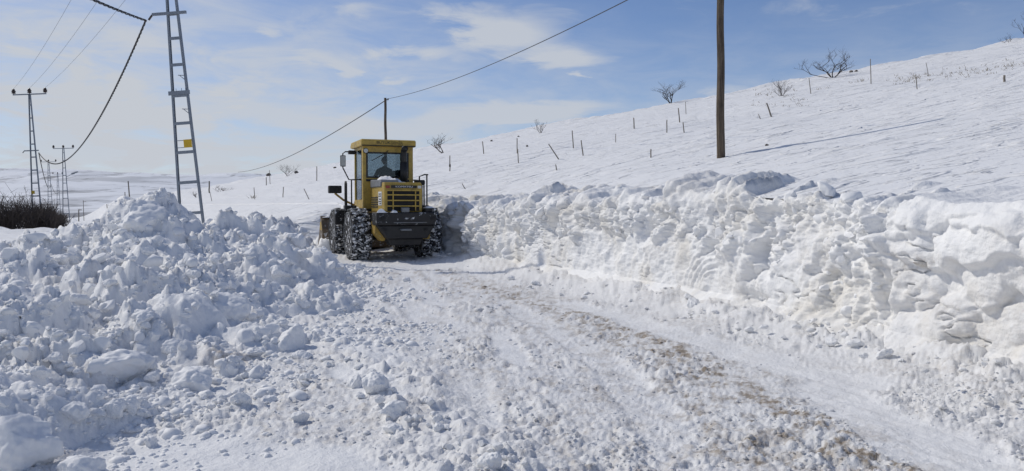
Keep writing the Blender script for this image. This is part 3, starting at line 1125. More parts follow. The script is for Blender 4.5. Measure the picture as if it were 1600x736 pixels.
scatter(34, (60, 520), (560, 690), (6, 13), pile,
        want=lambda u, v: v > 700 - (u - 60) * .30 - 40 and v < 735 - u * .25)
windrow = empty('snow_windrow', (0, 0, 0), 0, 'low ridge of snow lumps between the flat snow at left and the road', 'snow ridge')
scatter(46, (520, 820), (560, 735), (5, 12), windrow,
        want=lambda u, v: abs((v - 560) - (u - 500) * .58) < 28)
scatter(26, (500, 640), (400, 500), (4, 9), pile)
scatter(40, (60, 480), (370, 600), (8, 20), pile)
scatter(24, (30, 260), (362, 400), (4, 9), pile)
scatter(34, (780, 1600), (430, 640), (4, 9), bank, (.55, .9),
        want=lambda u, v: abs(v - (420 + (u - 760) * .20)) < 22)


def block(loc, r, parent, flat=(.45, .9)):
    o = link('snow_block', ANGULAR[rnd.randrange(8)], None, parent)
    o.location = loc
    o.scale = (r, r * rnd.uniform(.6, 1.0), r * rnd.uniform(*flat))
    o.rotation_euler = (rnd.uniform(-.7, .7), rnd.uniform(-.7, .7), rnd.uniform(0, 6.28))
    return o


# broken angular blocks stuck in the crumbly parts of the bank and of the pile
BX, BY, BZ, BA, BU, BNX, BNY, BT = BANKPTS[0]
rs_ = np.random.RandomState(71)
n_ = 0
while n_ < 150:
    i = rs_.randint(20, BX.shape[0] - 34); j = rs_.randint(0, BX.shape[1])
    if not (5.5 < BY[i, j] < 23) or BA[i, j] < .45:
        continue
    r = rs_.uniform(.05, .13) * (1 + .6 * (rs_.rand() < .2)) * (.7 + .025 * BY[i, j])
    block((BX[i, j] + BNX[j] * r * .3, BY[i, j] + BNY[j] * r * .3, BZ[i, j]), r, bank)
    n_ += 1
n_ = 0
while n_ < 150:
    u = rnd.uniform(0, 520); v = rnd.uniform(350, 640)
    x, y, z = on_snow(u, v)
    b_ = float(pile_base(np.array([x]), np.array([y]))[0])
    if b_ < .05 or x > -2.3 or (x > -5.9 and y > 20.5):
        continue
    r = rnd.uniform(7, 20) * (.6 + .6 * rnd.random()) * y / 1200
    block((x, y, z - r * .05), r, pile, (.5, 1.0))
    n_ += 1


def crumbs(name, n, sub, sampler, rr, mat, label, seed):
    rs = np.random.RandomState(seed)
    bv, bf = ico(sub)
    kinds = np.stack([chunk_verts(bv, 500 + seed * 10 + k, 4, .25) for k in range(6)])
    x, y = sampler(rs, n)
    z = surf_z(x, y)
    n = len(x)
    r = rr(rs, n, x, y)
    kid = rs.randint(0, 6, n); an = rs.uniform(0, 6.28, n); an2 = rs.uniform(-.8, .8, n)
    V = kinds[kid]
    sqz = .6 if name == 'snow_crumbs' else .85
    ca, sa = np.cos(an)[:, None], np.sin(an)[:, None]
    cb, sb = np.cos(an2)[:, None], np.sin(an2)[:, None]
    vx, vy, vz = V[..., 0], V[..., 1], V[..., 2]
    vy, vz = vy * cb - vz * sb, vy * sb + vz * cb
    vx, vy = vx * ca - vy * sa, vx * sa + vy * ca
    P = np.stack([vx * r[:, None] + x[:, None], vy * r[:, None] + y[:, None], vz * r[:, None] * sqz + (z - r * .05)[:, None]], -1)
    Fc = (bf[None] + (np.arange(n) * len(bv))[:, None, None]).reshape(-1, 3)
    dirt_shade = np.repeat(road_z(x, y)[1] * rs.uniform(.6, 1.3, n), len(bv)) if name == 'snow_crumbs' else np.zeros(n * len(bv))
    o = link(name, mesh_np(name, P.reshape(-1, 3), Fc, {'dirt_shade': dirt_shade}), mat)
    tag(o, label, None, None, 'stuff')


def road_sampler(rs, n):
    m = n * 4
    v = rs.uniform(60, 440, m); y = 768 * 1.6 / v; x = rs.uniform(-.75, .85, m) * y
    z, dirt_shade, sm = road_z(x, y)
    dens = np.clip(.5 + .9 * fbm2(x / .9, y / 1.4, 3, 87), .06, 1) * (1 - .97 * sm)
    wd = wall_dist(x, y)
    ok = (wd > .15) & (pile_base(x, y) < .05) & (rs.uniform(0, 1, m) < dens)
    return x[ok][:n], y[ok][:n]


def pile_sampler(rs, n):
    m = n * 4
    y = np.exp(rs.uniform(math.log(3.2), math.log(26), m)); x = rs.uniform(-.85, -.08, m) * y
    b = pile_base(x, y)
    rough = np.clip(.5 + .9 * fbm2(x / 1.3, y / 1.3, 2, 70), .04, 1.0)
    ok = (b > -.14) & (x > -10) & (rs.uniform(0, 1, m) < rough)
    return x[ok][:n], y[ok][:n]


crumbs('snow_crumbs', 7500, 1, road_sampler, lambda rs, n, x, y: (.005 + .0014 * y) * (.4 + rs.gamma(1.3, .5, n)), M['snow_road'],
       'small snow crumbs strewn over the ploughed road', 1)
crumbs('snow_rubble', 7000, 1, pile_sampler, lambda rs, n, x, y: (.010 + .0023 * y) * (.4 + rs.gamma(1.2, .55, n)), M['snow_chunk'],
       'crumbly snow rubble covering the left pile', 2)

# ------------------------------------------------------------------ wheel loader
LC = Vector((-3.65, 23.5, 0.0)); LROT = R(22)
loader = empty('wheel_loader', LC, LROT, 'yellow wheel loader with snow chains clearing the road, seen from behind', 'wheel loader')


def tyre_mesh():
    b = MB()
    ro, w = .76, .26
    b.lathe([(.40, -w), (.55, -w - .025), (.68, -w - .015), (.735, -w + .05), (.75, 0), (.735, w - .05), (.68, w + .015), (.55, w + .025), (.40, w), (.38, .15), (.38, -.15)], 48, 'x')
    for k in range(20):
        for sd in (-1, 1):
            a = 2 * PI * (k + (.5 if sd > 0 else 0)) / 20
            # chevron lug
            vs = []
            for (xx, da, r0) in ((sd * .02, -.05, .735), (sd * .02, .05, .735), (sd * (w + .02), .07, .70), (sd * (w + .02), .17, .70)):
                for rr in (r0, .775 if abs(xx) < .1 else .75):
                    aa = a + da
                    vs.append((xx, rr * math.cos(aa), rr * math.sin(aa)))
            b.add(vs, [(0, 2, 3, 1), (2, 6, 7, 3), (6, 4, 5, 7), (4, 0, 1, 5), (1, 3, 7, 5), (0, 4, 6, 2)])
    return b.mesh('tyre', True)


def rim_mesh():
    b = MB()
    b.lathe([(.39, -.20), (.42, -.22), (.42, -.235), (.38, -.235), (.34, -.17), (.22, -.12), (.20, -.16), (.06, -.17), (.0001, -.17)], 32, 'x')
    for k in range(12):
        a = 2 * PI * k / 12
        b.lathe([(.018, -.15), (.018, -.125), (.0001, -.125)][::-1], 6, 'x', (-.012, .26 * math.cos(a), .26 * math.sin(a)))
    return b.mesh('rim', True)


def chain_mesh():
    b = MB()
    n = 14; w = .27
    for sgn in (1, -1):
        for k in range(n):
            pts = []
            for j in range(7):
                t = j / 6
                a = 2 * PI * (k + t * 1.0 * sgn) / n
                xx = -w + 2 * w * t
                r = .785 - .04 * abs(2 * t - 1) ** 3
                pts.append((xx, r * math.cos(a), r * math.sin(a)))
            b.tube(pts, .017, 5)
    for sd in (-1, 1):
        pts = [(sd * (w + .03), .66 * math.cos(2 * PI * k / 40), .66 * math.sin(2 * PI * k / 40)) for k in range(41)]
        b.tube(pts, .013, 5)
        for k in range(n):
            a = 2 * PI * k / n
            b.tube([(sd * w, .745 * math.cos(a), .745 * math.sin(a)), (sd * (w + .03), .66 * math.cos(a), .66 * math.sin(a))], .012, 5)
    return b.mesh('chain', True)


def packed_snow_mesh():
    """snow caught between lugs and chain"""
    bv, bf = ico(1)
    V, Fs = [], []
    rs = np.random.RandomState(5)
    n = 230
    for k in range(n):
        a = rs.uniform(0, 6.28); xx = rs.uniform(-.25, .25); r = .752 + rs.uniform(0, .02)
        s = rs.uniform(.018, .05)
        v = chunk_verts(bv, 900 + k % 7, 2, .2) * s * np.array([1.2, 1, .9])
        v = v + np.array([xx, r * math.cos(a), r * math.sin(a)])
        Fs.append(bf + k * len(bv)); V.append(v)
    return mesh_np('packed_snow', np.concatenate(V), np.concatenate(Fs))


TY, RM, CH, PS = tyre_mesh(), rim_mesh(), chain_mesh(), packed_snow_mesh()
for wx_, wy_ in ((-1.07, 0), (1.07, 0), (-1.07, 3.0), (1.07, 3.0)):
    wh = bpy.data.objects.new('wheel', None); C.objects.link(wh); wh.parent = loader
    wh.location = (wx_, wy_, .74); wh.rotation_euler = (rnd.uniform(0, 6), 0, 0 if wx_ < 0 else PI)
    link('tyre', TY, M['tyre'], wh); link('rim', RM, M['yellow_dull'], wh); link('chain', CH, M['grey'], wh); link('packed_snow', PS, M['snow_chunk'], wh)['kind'] = 'stuff'
MB().box(-.12, .12, -.14, .14, -.14, .14)
ax = MB().tube([(-.85, 0, .74), (.85, 0, .74)], .17, 12).lathe([(.05, -.2), (.26, -.12), (.32, 0), (.26, .12), (.05, .2)], 16, 'y', (0, 0, .74))
ax.build('rear_axle', M['black_snowy'], loader, 0, True)
MB().tube([(-.85, 3.0, .74), (.85, 3.0, .74)], .17, 12).lathe([(.05, 2.8), (.26, 2.88), (.32, 3.0), (.26, 3.12), (.05, 3.2)], 16, 'y', (0, 0, .74)).build('front_axle', M['black_snowy'], loader, 0, True)
# frames
MB().prism([(-1.3, .95), (-1.3, 1.40), (1.4, 1.40), (1.7, 1.2), (1.7, .62), (.7, .62), (.5, .90)], -.5, .5).build('rear_frame', M['black'], loader, .02)
MB().prism([(-.80, 1.15), (-.50, 1.15), (-.50, .60), (-.60, .58), (-.80, .80)], -1.2, -.70, 'y').build('frame_bracket', M['yellow_dull'], loader, .02)
MB().box(.52, .88, -1.05, -.75, .62, 1.25).build('frame_bracket', M['yellow_dull'], loader, .02)
MB().prism([(1.75, .6), (1.75, 1.3), (2.3, 1.5), (2.6, 1.95), (3.3, 1.95), (3.5, 1.2), (3.6, .55)], -.42, .42).build('front_frame', M['yellow_dull'], loader, .02)
# rear counterweight with its crease and tapered belly
cw = MB()
cw.prism([(-.84, 1.05), (-.84, 1.42), (.92, 1.42), (.92, 1.05)], -1.62, -.95, 'y')
cwo = cw.build('counterweight', M['black_snowy'], loader, .035)
MB().prism([(-.80, 1.046), (.88, 1.046), (.66, .66), (-.52, .66)], -1.56, -.92, 'y').build('belly_plate', M['black'], cwo, .03)
MB().prism([(-.48, .656), (.58, .656), (.48, .46), (-.38, .46)], -1.40, -.9, 'y').build('tow_block', M['black'], cwo, .02)
MB().tube([(-.14, -1.60, .92), (-.14, -1.70, .92), (.14, -1.70, .92), (.14, -1.60, .92)], .03, 6).build('tow_hook', M['grey'], cwo)
MB().box(-.35, .62, -1.645, -1.622, 1.115, 1.135).build('trim_strip', M['grey'], cwo)
for sx in (-.72, .74):
    MB().box(sx, sx + .12, -1.65, -1.622, 1.20, 1.30).build('tail_light', M['dark'], cwo, .008)
    MB().tube([(sx * .82, -1.63, .93), (sx * .82, -1.60, .93)], .045, 10).build('reflector', M['dark'], cwo)
# hood
hood = MB().prism([(-1.36, 1.425), (-1.36, 2.20), (-1.28, 2.285), (.50, 2.33), (.50, 1.425)], -.56, .56).build('hood', M['yellow'], loader, .03)
MB().box(-.47, .47, -1.372, -1.362, 1.46, 2.06).build('radiator_grille', M['dark'], hood)
for z in (1.60, 1.76, 1.92, 2.05):
    MB().box(-.50, .50, -1.43, -1.385, z - .018, z + .018).build('grille_bar', M['yellow'], hood, .006)
for x in (-.31, .35):
    MB().box(x - .016, x + .016, -1.41, -1.374, 1.45, 2.07).build('grille_bar', M['yellow'], hood, .006)
MB().box(-.36, .40, -1.377, -1.362, 2.115, 2.195).build('name_plate', M['black'], hood, .004)
MB().box(-.52, -.40, -1.385, -1.362, 2.11, 2.19).build('tail_lamp', M['red_lens'], hood, .008)
MB().box(.42, .53, -1.385, -1.362, 2.11, 2.19).build('tail_lamp', M['lamp_glass'], hood, .008)
MB().box(-.574, -.562, -1.05, -.62, 1.62, 2.02).build('sticker', M['white_sticker'], hood)
for (zz, ll) in ((1.95, .30), (1.89, .34), (1.80, .26), (1.73, .32), (1.67, .22)):
    MB().box(-.580, -.5745, -1.0, -1.0 + ll, zz - .015, zz + .015).build('sticker_lettering', M['letter_dark'], hood)
for k in range(5):
    MB().box(-.585, -.5605, -.5, .35, 1.56 + k * .07, 1.59 + k * .07).build('side_vent', M['dark'], hood)
MB().prism([(-1.05, 2.16), (-1.05, 2.30), (-.95, 2.37), (.40, 2.40), (.40, 2.16)], -.60, -.05).build('air_intake_cover', M['grey'], hood, .03)
MB().box(-.10, .12, -1.60, -1.42, 1.42, 1.56).build('hitch_box', M['grey'], cwo, .02)
ex = MB().tube([(.42, .26, 2.25), (.42, .26, 3.22), (.42, .24, 3.32), (.42, .16, 3.37), (.42, .08, 3.36)], .095, 14).build('exhaust_stack', M['black'], loader, 0, True)
MB().tube([(.42, .26, 2.32), (.42, .26, 2.95)], .118, 14).build('muffler', M['black'], ex, 0, True)


def text(body, size, loc, rot, mat, parent, name='lettering', extrude=.002, width=None):
    cu = bpy.data.curves.new(name, 'FONT'); cu.body = body; cu.size = size; cu.align_x = 'CENTER'; cu.align_y = 'CENTER'; cu.extrude = extrude
    t = bpy.data.objects.new(name, cu); C.objects.link(t)
    bpy.context.view_layer.update()
    me = bpy.data.meshes.new_from_object(t)
    bpy.data.objects.remove(t)
    o = link(name, me, mat, parent)
    o.location = loc; o.rotation_euler = rot
    if width:
        xs = [v.co.x for v in me.vertices]
        o.scale = (width / (max(xs) - min(xs)), 1, 1)
    return o


text('KOMATSU', .07, (.02, -1.379, 2.155), (R(90), 0, 0), M['letter_white'], hood, width=.5)
# cab
cab = bpy.data.objects.new('cab', None); C.objects.link(cab); cab.parent = loader
CX0, CX1, CY0, CY1 = -.79, .79, .56, 1.98
Zb, Zt = 1.42, 3.44


def cpart(b, name, mat, bev=.015, parent=cab):
    return b.build(name, mat, parent, bev)


cpart(MB().box(CX0, CX1, CY0, CY1, Zb, 1.52), 'floor_plate', M['black'])
rear = MB()
# rear wall with a window opening: x -.66..+.62, z 2.53..3.22
rear.box(CX0, -.66, CY0, CY0 + .07, 1.52, Zt).box(.62, CX1, CY0, CY0 + .07, 1.52, Zt).box(-.66, .62, CY0, CY0 + .07, 1.52, 2.50).box(-.66, .62, CY0, CY0 + .07, 3.24, Zt)
cpart(rear, 'rear_wall', M['yellow'], 0)
cpart(MB().box(-.66, .62, CY0 + .02, CY0 + .035, 2.50, 3.24), 'rear_window', M['glass'], 0)
seal = MB()
for (a, b_, c, d) in ((-.69, .65, 2.47, 2.52), (-.69, .65, 3.22, 3.27), (-.69, -.64, 2.52, 3.22), (.60, .65, 2.52, 3.22)):
    seal.box(a, b_, CY0 - .012, CY0 + .0, c, d)
cpart(seal, 'window_seal', M['black'], 0)
cpart(MB().box(-.70, .66, CY0 - .03, CY0 - .013, 2.36, 2.43), 'lower_trim', M['black'], .005)
# corner pillars, side doors and front
for sx in (-1, 1):
    x0, x1 = (CX0, CX0 + .07) if sx < 0 else (CX1 - .07, CX1)
    fr = MB().box(x0, x1, CY0 + .072, CY0 + .20, 1.52, Zt).box(x0, x1, CY1 - .08, CY1, 1.52, Zt).box(x0, x1, CY0 + .2, CY1 - .08, 1.52, 1.80).box(x0, x1, CY0 + .2, CY1 - .08, 3.36, Zt)
    d = cpart(fr, 'side_frame', M['yellow'], 0)
    cpart(MB().box(x0 + .03, x0 + .04, CY0 + .2, CY1 - .08, 1.80, 3.36), 'side_window', M['glass'], 0, d)
    cpart(MB().box(x0 - .006 if sx < 0 else x1, x0 if sx < 0 else x1 + .006, CY0 + .19, CY0 + .235, 1.80, 3.36), 'door_seal', M['black'], 0, d)
fr = MB().box(CX0 + .072, CX1 - .072, CY1 - .06, CY1, 1.52, 2.15).box(CX0 + .072, CX1 - .072, CY1 - .06, CY1, 3.32, Zt)
cpart(fr, 'front_wall', M['yellow_dull'], 0)
cpart(MB().box(CX0 + .072, CX1 - .072, CY1 - .04, CY1 - .03, 2.15, 3.32), 'windscreen', M['glass'], 0)
roof = cpart(MB().prism([(.44, 3.443), (.42, 3.62), (.50, 3.66), (2.15, 3.66), (2.32, 3.56), (2.32, 3.48), (2.05, 3.443)], -.86, .86), 'roof', M['yellow'], .03)
cpart(MB().box(-.84, .84, .405, .432, 3.446, 3.475), 'drip_rail', M['black'], .004, roof)
text('BÜYÜKŞEHİR', .13, (.02, .418, 3.555), (R(90), 0, 0), M['letter_dark'], roof, width=.82)
lt = cpart(MB().lathe([(.0001, .485), (.075, .49), (.085, .52), (.07, .56)], 16, 'y', (-.71, 0, 3.30)), 'work_light', M['black'], 0)
cpart(MB().lathe([(.0001, .478), (.066, .482), (.066, .488)], 16, 'y', (-.71, 0, 3.30)), 'lens', M['lamp_glass'], 0, lt)
cpart(MB().box(-1.03, -.80, 1.60, 1.82, 3.26, 3.38), 'side_work_light', M['black'], .02)
cpart(MB().tube([(.0, .535, 3.33), (-.12, .53, 3.22), (-.52, .535, 3.0)], .012, 5), 'wiper', M['black'], 0)
# seat and controls inside
seat = cpart(MB().box(-.27, .27, .85, 1.32, 1.99, 2.15), 'seat', M['dark'], .04)
cpart(MB().box(-.25, .25, .76, .86, 2.15, 2.66), 'backrest', M['dark'], .04, seat)
cpart(MB().box(-.2, .2, .9, 1.25, 1.52, 1.985), 'seat_base', M['dark'], .02, seat)
sw = cpart(MB().tube([(0, 1.90, 1.55), (0, 1.68, 2.38)], .04, 8), 'steering_column', M['black'], 0)
cpart(MB().tube([(.21 * math.cos(2 * PI * k / 20), 1.68 + .21 * math.sin(2 * PI * k / 20), 2.39 + .06 * math.sin(2 * PI * k / 20)) for k in range(21)], .016, 6), 'steering_wheel', M['black'], 0, sw)
cpart(MB().box(.40, .72, .75, 1.75, 1.52, 2.75), 'side_console', M['dark'], .03)
# platforms, rails, ladder, mirrors
for sx in (-1, 1):
    pl = MB().box(sx * 1.30 if sx < 0 else .80, -.80 if sx < 0 else 1.30, .75, 2.05, 1.46, 1.52)
    p = pl.build('platform', M['black_snowy'], loader, .01)
    MB().box(-1.34 if sx < 0 else .98, -.98 if sx < 0 else 1.34, .62, .90, 1.50, 1.62).build('rear_fender', M['black_snowy'], p, .02)
    x = sx * 1.24
    MB().tube([(x, .9, 1.52), (x, .9, 2.28), (x, .98, 2.36), (x, 1.08, 2.36), (x, 1.14, 2.28), (x, 1.14, 1.52)], .024, 6).build('handrail', M['black'], p, 0, True)
    MB().tube([(sx * .82, .70, 2.42), (sx * 1.12, .70, 2.42), (sx * 1.12, .70, 1.52)], .022, 6).build('handrail', M['black'], p, 0, True)
    ld = MB().box(x - .03, x + .03, 1.12, 1.16, .62, 1.46).box(x - .03, x + .03, 1.56, 1.60, .62, 1.46)
    l_ = ld.build('ladder', M['black_snowy'], p, 0)
    for z in (.66, .92, 1.18):
        MB().box(x - .10, x + .10, 1.162, 1.558, z, z + .04).build('step', M['black_snowy'], l_, .005)
    MB().box(x - .22 if sx < 0 else .84, -.84 if sx < 0 else x + .22, 1.75, 2.15, 1.0, 1.455).build('tank_box', M['black_snowy'], p, .03)
    fx = sx * 1.33
    bl = MB().box(fx - .21, fx + .21, 2.45, 2.70, 2.02, 2.27).build('headlight_box', M['black'], loader, .03)
    MB().tube([(sx * .42, 2.6, 1.5), (sx * 1.05, 2.6, 1.80), (fx, 2.58, 2.02)], .035, 6).build('headlight_bracket', M['yellow_dull'], bl)
    MB().lathe([(.0001, 2.715), (.08, 2.71), (.085, 2.702)], 14, 'y', (fx, 0, 2.14)).build('headlight', M['lamp_glass'], bl)
mir = MB().tube([(-.82, 1.75, 3.34), (-1.12, 1.75, 3.34), (-1.20, 1.75, 3.28), (-1.20, 1.75, 2.82), (-1.02, 1.72, 2.45), (-.83, 1.70, 2.44)], .02, 6).build('mirror_arm', M['black'], loader, 0, True)
MB().box(-1.29, -1.12, 1.66, 1.73, 2.86, 3.22).build('mirror', M['black'], mir, .02)
MB().box(-1.275, -1.135, 1.654, 1.659, 2.88, 3.20).build('mirror_glass', M['lamp_glass'], mir)
# rail and lamp on the right of the hood
MB().tube([(.90, .2, 2.05), (.90, .2, 2.52), (1.06, .2, 2.58), (1.18, .2, 2.58)], .022, 6).build('handrail', M['black'], loader, 0, True)
MB().tube([(1.14, .2, 2.58), (1.14, .2, 1.55)], .022, 6).build('handrail', M['black'], loader, 0, True)
MB().box(.82, 1.12, .3, .6, 2.26, 2.42).build('air_cleaner', M['black'], loader, .04)
MB().box(.62, .99, -1.5, -1.0, 1.425, 1.54).build('battery_box', M['black_snowy'], loader, .02)
# lift arms and bucket
for sx in (-1, 1):
    MB().prism([(2.7, 1.70), (2.7, 1.98), (3.3, 1.95), (4.4, 1.05), (4.75, .62), (4.6, .42), (4.1, .80), (3.2, 1.62)], sx * .52, sx * .40).build('lift_arm', M['yellow_dull'], loader, .015)
    MB().tube([(sx * .62, 2.5, 1.25), (sx * .62, 3.9, 1.15)], .07, 10).build('lift_cylinder', M['grey'], loader)
BP = [(4.62, .12), (4.48, .45), (4.50, .95), (4.68, 1.30), (4.95, 1.48), (4.99, 1.43), (4.76, 1.24), (4.60, .93), (4.58, .48), (4.74, .20), (5.75, .07), (5.75, .02)]
BP = [(a, b * .84) for a, b in BP]
bk = MB().prism(BP, -1.44, 1.44).build('bucket', M['bucket'], loader)
SP = [(4.62, .12), (4.48, .45), (4.50, .95), (4.68, 1.30), (4.95, 1.48), (5.30, .75), (5.72, .10)]
SP = [(a, b * .84) for a, b in SP]
for sx in (-1, 1):
    MB().prism(SP, sx * 1.442, sx * 1.472).build('side_plate', M['bucket'], bk)
    MB().prism([(4.56, .74), (4.60, .88), (4.78, 1.06), (5.0, 1.00), (5.05, .74)], sx * 1.474, sx * 1.480).build('paint_patch', M['yellow_dull'], bk)
for k in range(8):
    MB().prism([(5.70, .02), (5.70, .09), (5.98, .03)], -1.36 + k * .378, -1.28 + k * .378).build('bucket_tooth', M['grey'], bk)


def snow_cap(x0, x1, y0, y1, z, h, seed, parent=loader):
    nx_, ny_ = 26, 16
    gx, gy = np.meshgrid(np.linspace(x0, x1, nx_), np.linspace(y0, y1, ny_))
    ex_ = np.minimum(np.minimum(gx - x0, x1 - gx) / (x1 - x0), np.minimum(gy - y0, y1 - gy) / (y1 - y0)) * 4
    zz = z - .012 + np.clip(ex_, 0, 1) ** .5 * h * np.clip(.55 + 1.2 * fbm2(gx * 3.2, gy * 3.2, 3, seed), 0, 1.6)
    o = link('snow_cap', mesh_np('snow_cap', np.stack([gx, gy, zz], -1).reshape(-1, 3), grid_faces(ny_, nx_)), M['snow_chunk'], parent)
    return o


snow_cap(-.82, -.22, -1.61, -1.38, 1.42, .13, 3)
snow_cap(.64, .97, -1.48, -1.02, 1.54, .05, 4)
snow_cap(-.58, -.08, -.9, .35, 2.385, .08, 5)
snow_cap(-.05, .3, -.6, .45, 2.31, .09, 8)
snow_cap(-1.28, -.84, .80, 1.95, 1.52, .10, 6)
snow_cap(.84, 1.28, .80, 1.95, 1.52, .08, 7)
snow_cap(-1.43, 1.43, 4.66, 4.97, 1.20, .12, 9)

# ------------------------------------------------------------------ driver: one continuous seated figure
def person():
    root = empty('person', LC + Vector((0, 0, .13)), LROT, 'driver in dark coat and cap sitting in the loader cab, back turned', 'person')
    P = {'pel': (-.02, 1.08, 2.14, .17, .13), 'bel': (-.02, 1.06, 2.28, .175, .13), 'che': (-.01, 1.06, 2.48, .20, .135), 'sho': (-.01, 1.07, 2.60, .15, .10),
         'nek': (0, 1.09, 2.71, .06, .06), 'nk2': (0, 1.10, 2.76, .06, .06),
         'ls': (-.20, 1.07, 2.59, .085, .08), 'le': (-.30, 1.22, 2.36, .060, .06), 'lw': (-.20, 1.46, 2.30, .042, .042), 'lh': (-.17, 1.55, 2.29, .035, .045),
         'rs': (.18, 1.07, 2.59, .085, .08), 're': (.28, 1.22, 2.36, .060, .06), 'rw': (.19, 1.46, 2.30, .042, .042), 'rh': (.16, 1.55, 2.29, .035, .045),
         'lt': (-.12, 1.14, 2.12, .095, .09), 'lk': (-.16, 1.52, 2.12, .075, .075), 'la': (-.15, 1.62, 1.70, .05, .05), 'lf': (-.15, 1.76, 1.60, .045, .04),
         'rt': (.10, 1.14, 2.12, .095, .09), 'rk': (.14, 1.52, 2.12, .075, .075), 'ra': (.14, 1.62, 1.70, .05, .05), 'rf': (.14, 1.76, 1.60, .045, .04)}
    E = [('pel', 'bel'), ('bel', 'che'), ('che', 'sho'), ('sho', 'nek'), ('nek', 'nk2'), ('sho', 'ls'), ('ls', 'le'), ('le', 'lw'), ('lw', 'lh'), ('sho', 'rs'), ('rs', 're'), ('re', 'rw'), ('rw', 'rh'),
         ('pel', 'lt'), ('lt', 'lk'), ('lk', 'la'), ('la', 'lf'), ('pel', 'rt'), ('rt', 'rk'), ('rk', 'ra'), ('ra', 'rf')]
    ks = list(P)
    me = bpy.data.meshes.new('body')
    me.from_pydata([P[k][:3] for k in ks], [(ks.index(a), ks.index(b)) for a, b in E], [])
    o = link('body', me, M['cloth'], root)
    md = o.modifiers.new('skin', 'SKIN'); md.use_smooth_shade = True
    for i, k in enumerate(ks):
        sv = me.skin_vertices[0].data[i]
        sv.radius = P[k][3:5]; sv.use_root = (k == 'pel')
    o.modifiers.new('sub', 'SUBSURF').levels = 2
    o.modifiers['sub'].render_levels = 2
    # head with face, ears, and a knitted cap
    v, f = ico(4)
    h = v.copy()
    h[:, 0] *= .078; h[:, 1] *= .098; h[:, 2] *= .118
    ff = np.clip(v[:, 1], 0, 1)
    h[:, 1] += .022 * np.exp(-((v[:, 0] / .16) ** 2 + ((v[:, 2] + .12) / .2) ** 2)) * ff          # nose
    h[:, 1] -= .010 * (np.exp(-(((np.abs(v[:, 0]) - .36) / .16) ** 2 + ((v[:, 2] - .08) / .12) ** 2))) * ff   # eye sockets
    h[:, 1] += .006 * np.exp(-((v[:, 0] / .3) ** 2 + ((v[:, 2] + .45) / .08) ** 2)) * ff           # lips
    h[:, 0] *= 1 - .22 * np.clip(-v[:, 2], 0, 1)
    h[:, 0] += np.sign(v[:, 0]) * .018 * np.exp(-((v[:, 1] / .22) ** 2 + ((v[:, 2] + .05) / .25) ** 2)) * (np.abs(v[:, 0]) > .8)  # ears
    h += np.array([0, 1.115, 2.90])
    link('head', mesh_np('head', h, f), M['skin'], root)
    c = v[v[:, 2] > -2]
    cap = v.copy(); cap[:, 2] = np.maximum(cap[:, 2], -.02)
    cap = cap * np.array([.093, .112, .128]) + np.array([0, 1.108, 2.915])
    hat = link('cap', mesh_np('cap', cap, f), M['cloth'], root)
    MB().prism([(-.07, 1.20), (-.05, 1.28), (.05, 1.28), (.07, 1.20)], 2.925, 2.940, 'z').build('cap_peak', M['cloth'], hat)
    for sx in (-1, 1):      # gloved fingers closed round the wheel rim
        for k in range(4):
            x = sx * (.125 + .021 * k)
            MB().tube([(x, 1.545, 2.305), (x, 1.575, 2.315 - .002 * k), (x, 1.592, 2.29), (x, 1.575, 2.265)], .0105, 6, .008).build('finger', M['cloth'], o)
        MB().tube([(sx * .12, 1.52, 2.29), (sx * .095, 1.545, 2.275), (sx * .095, 1.57, 2.262)], .012, 6, .009).build('thumb', M['cloth'], o)


person()

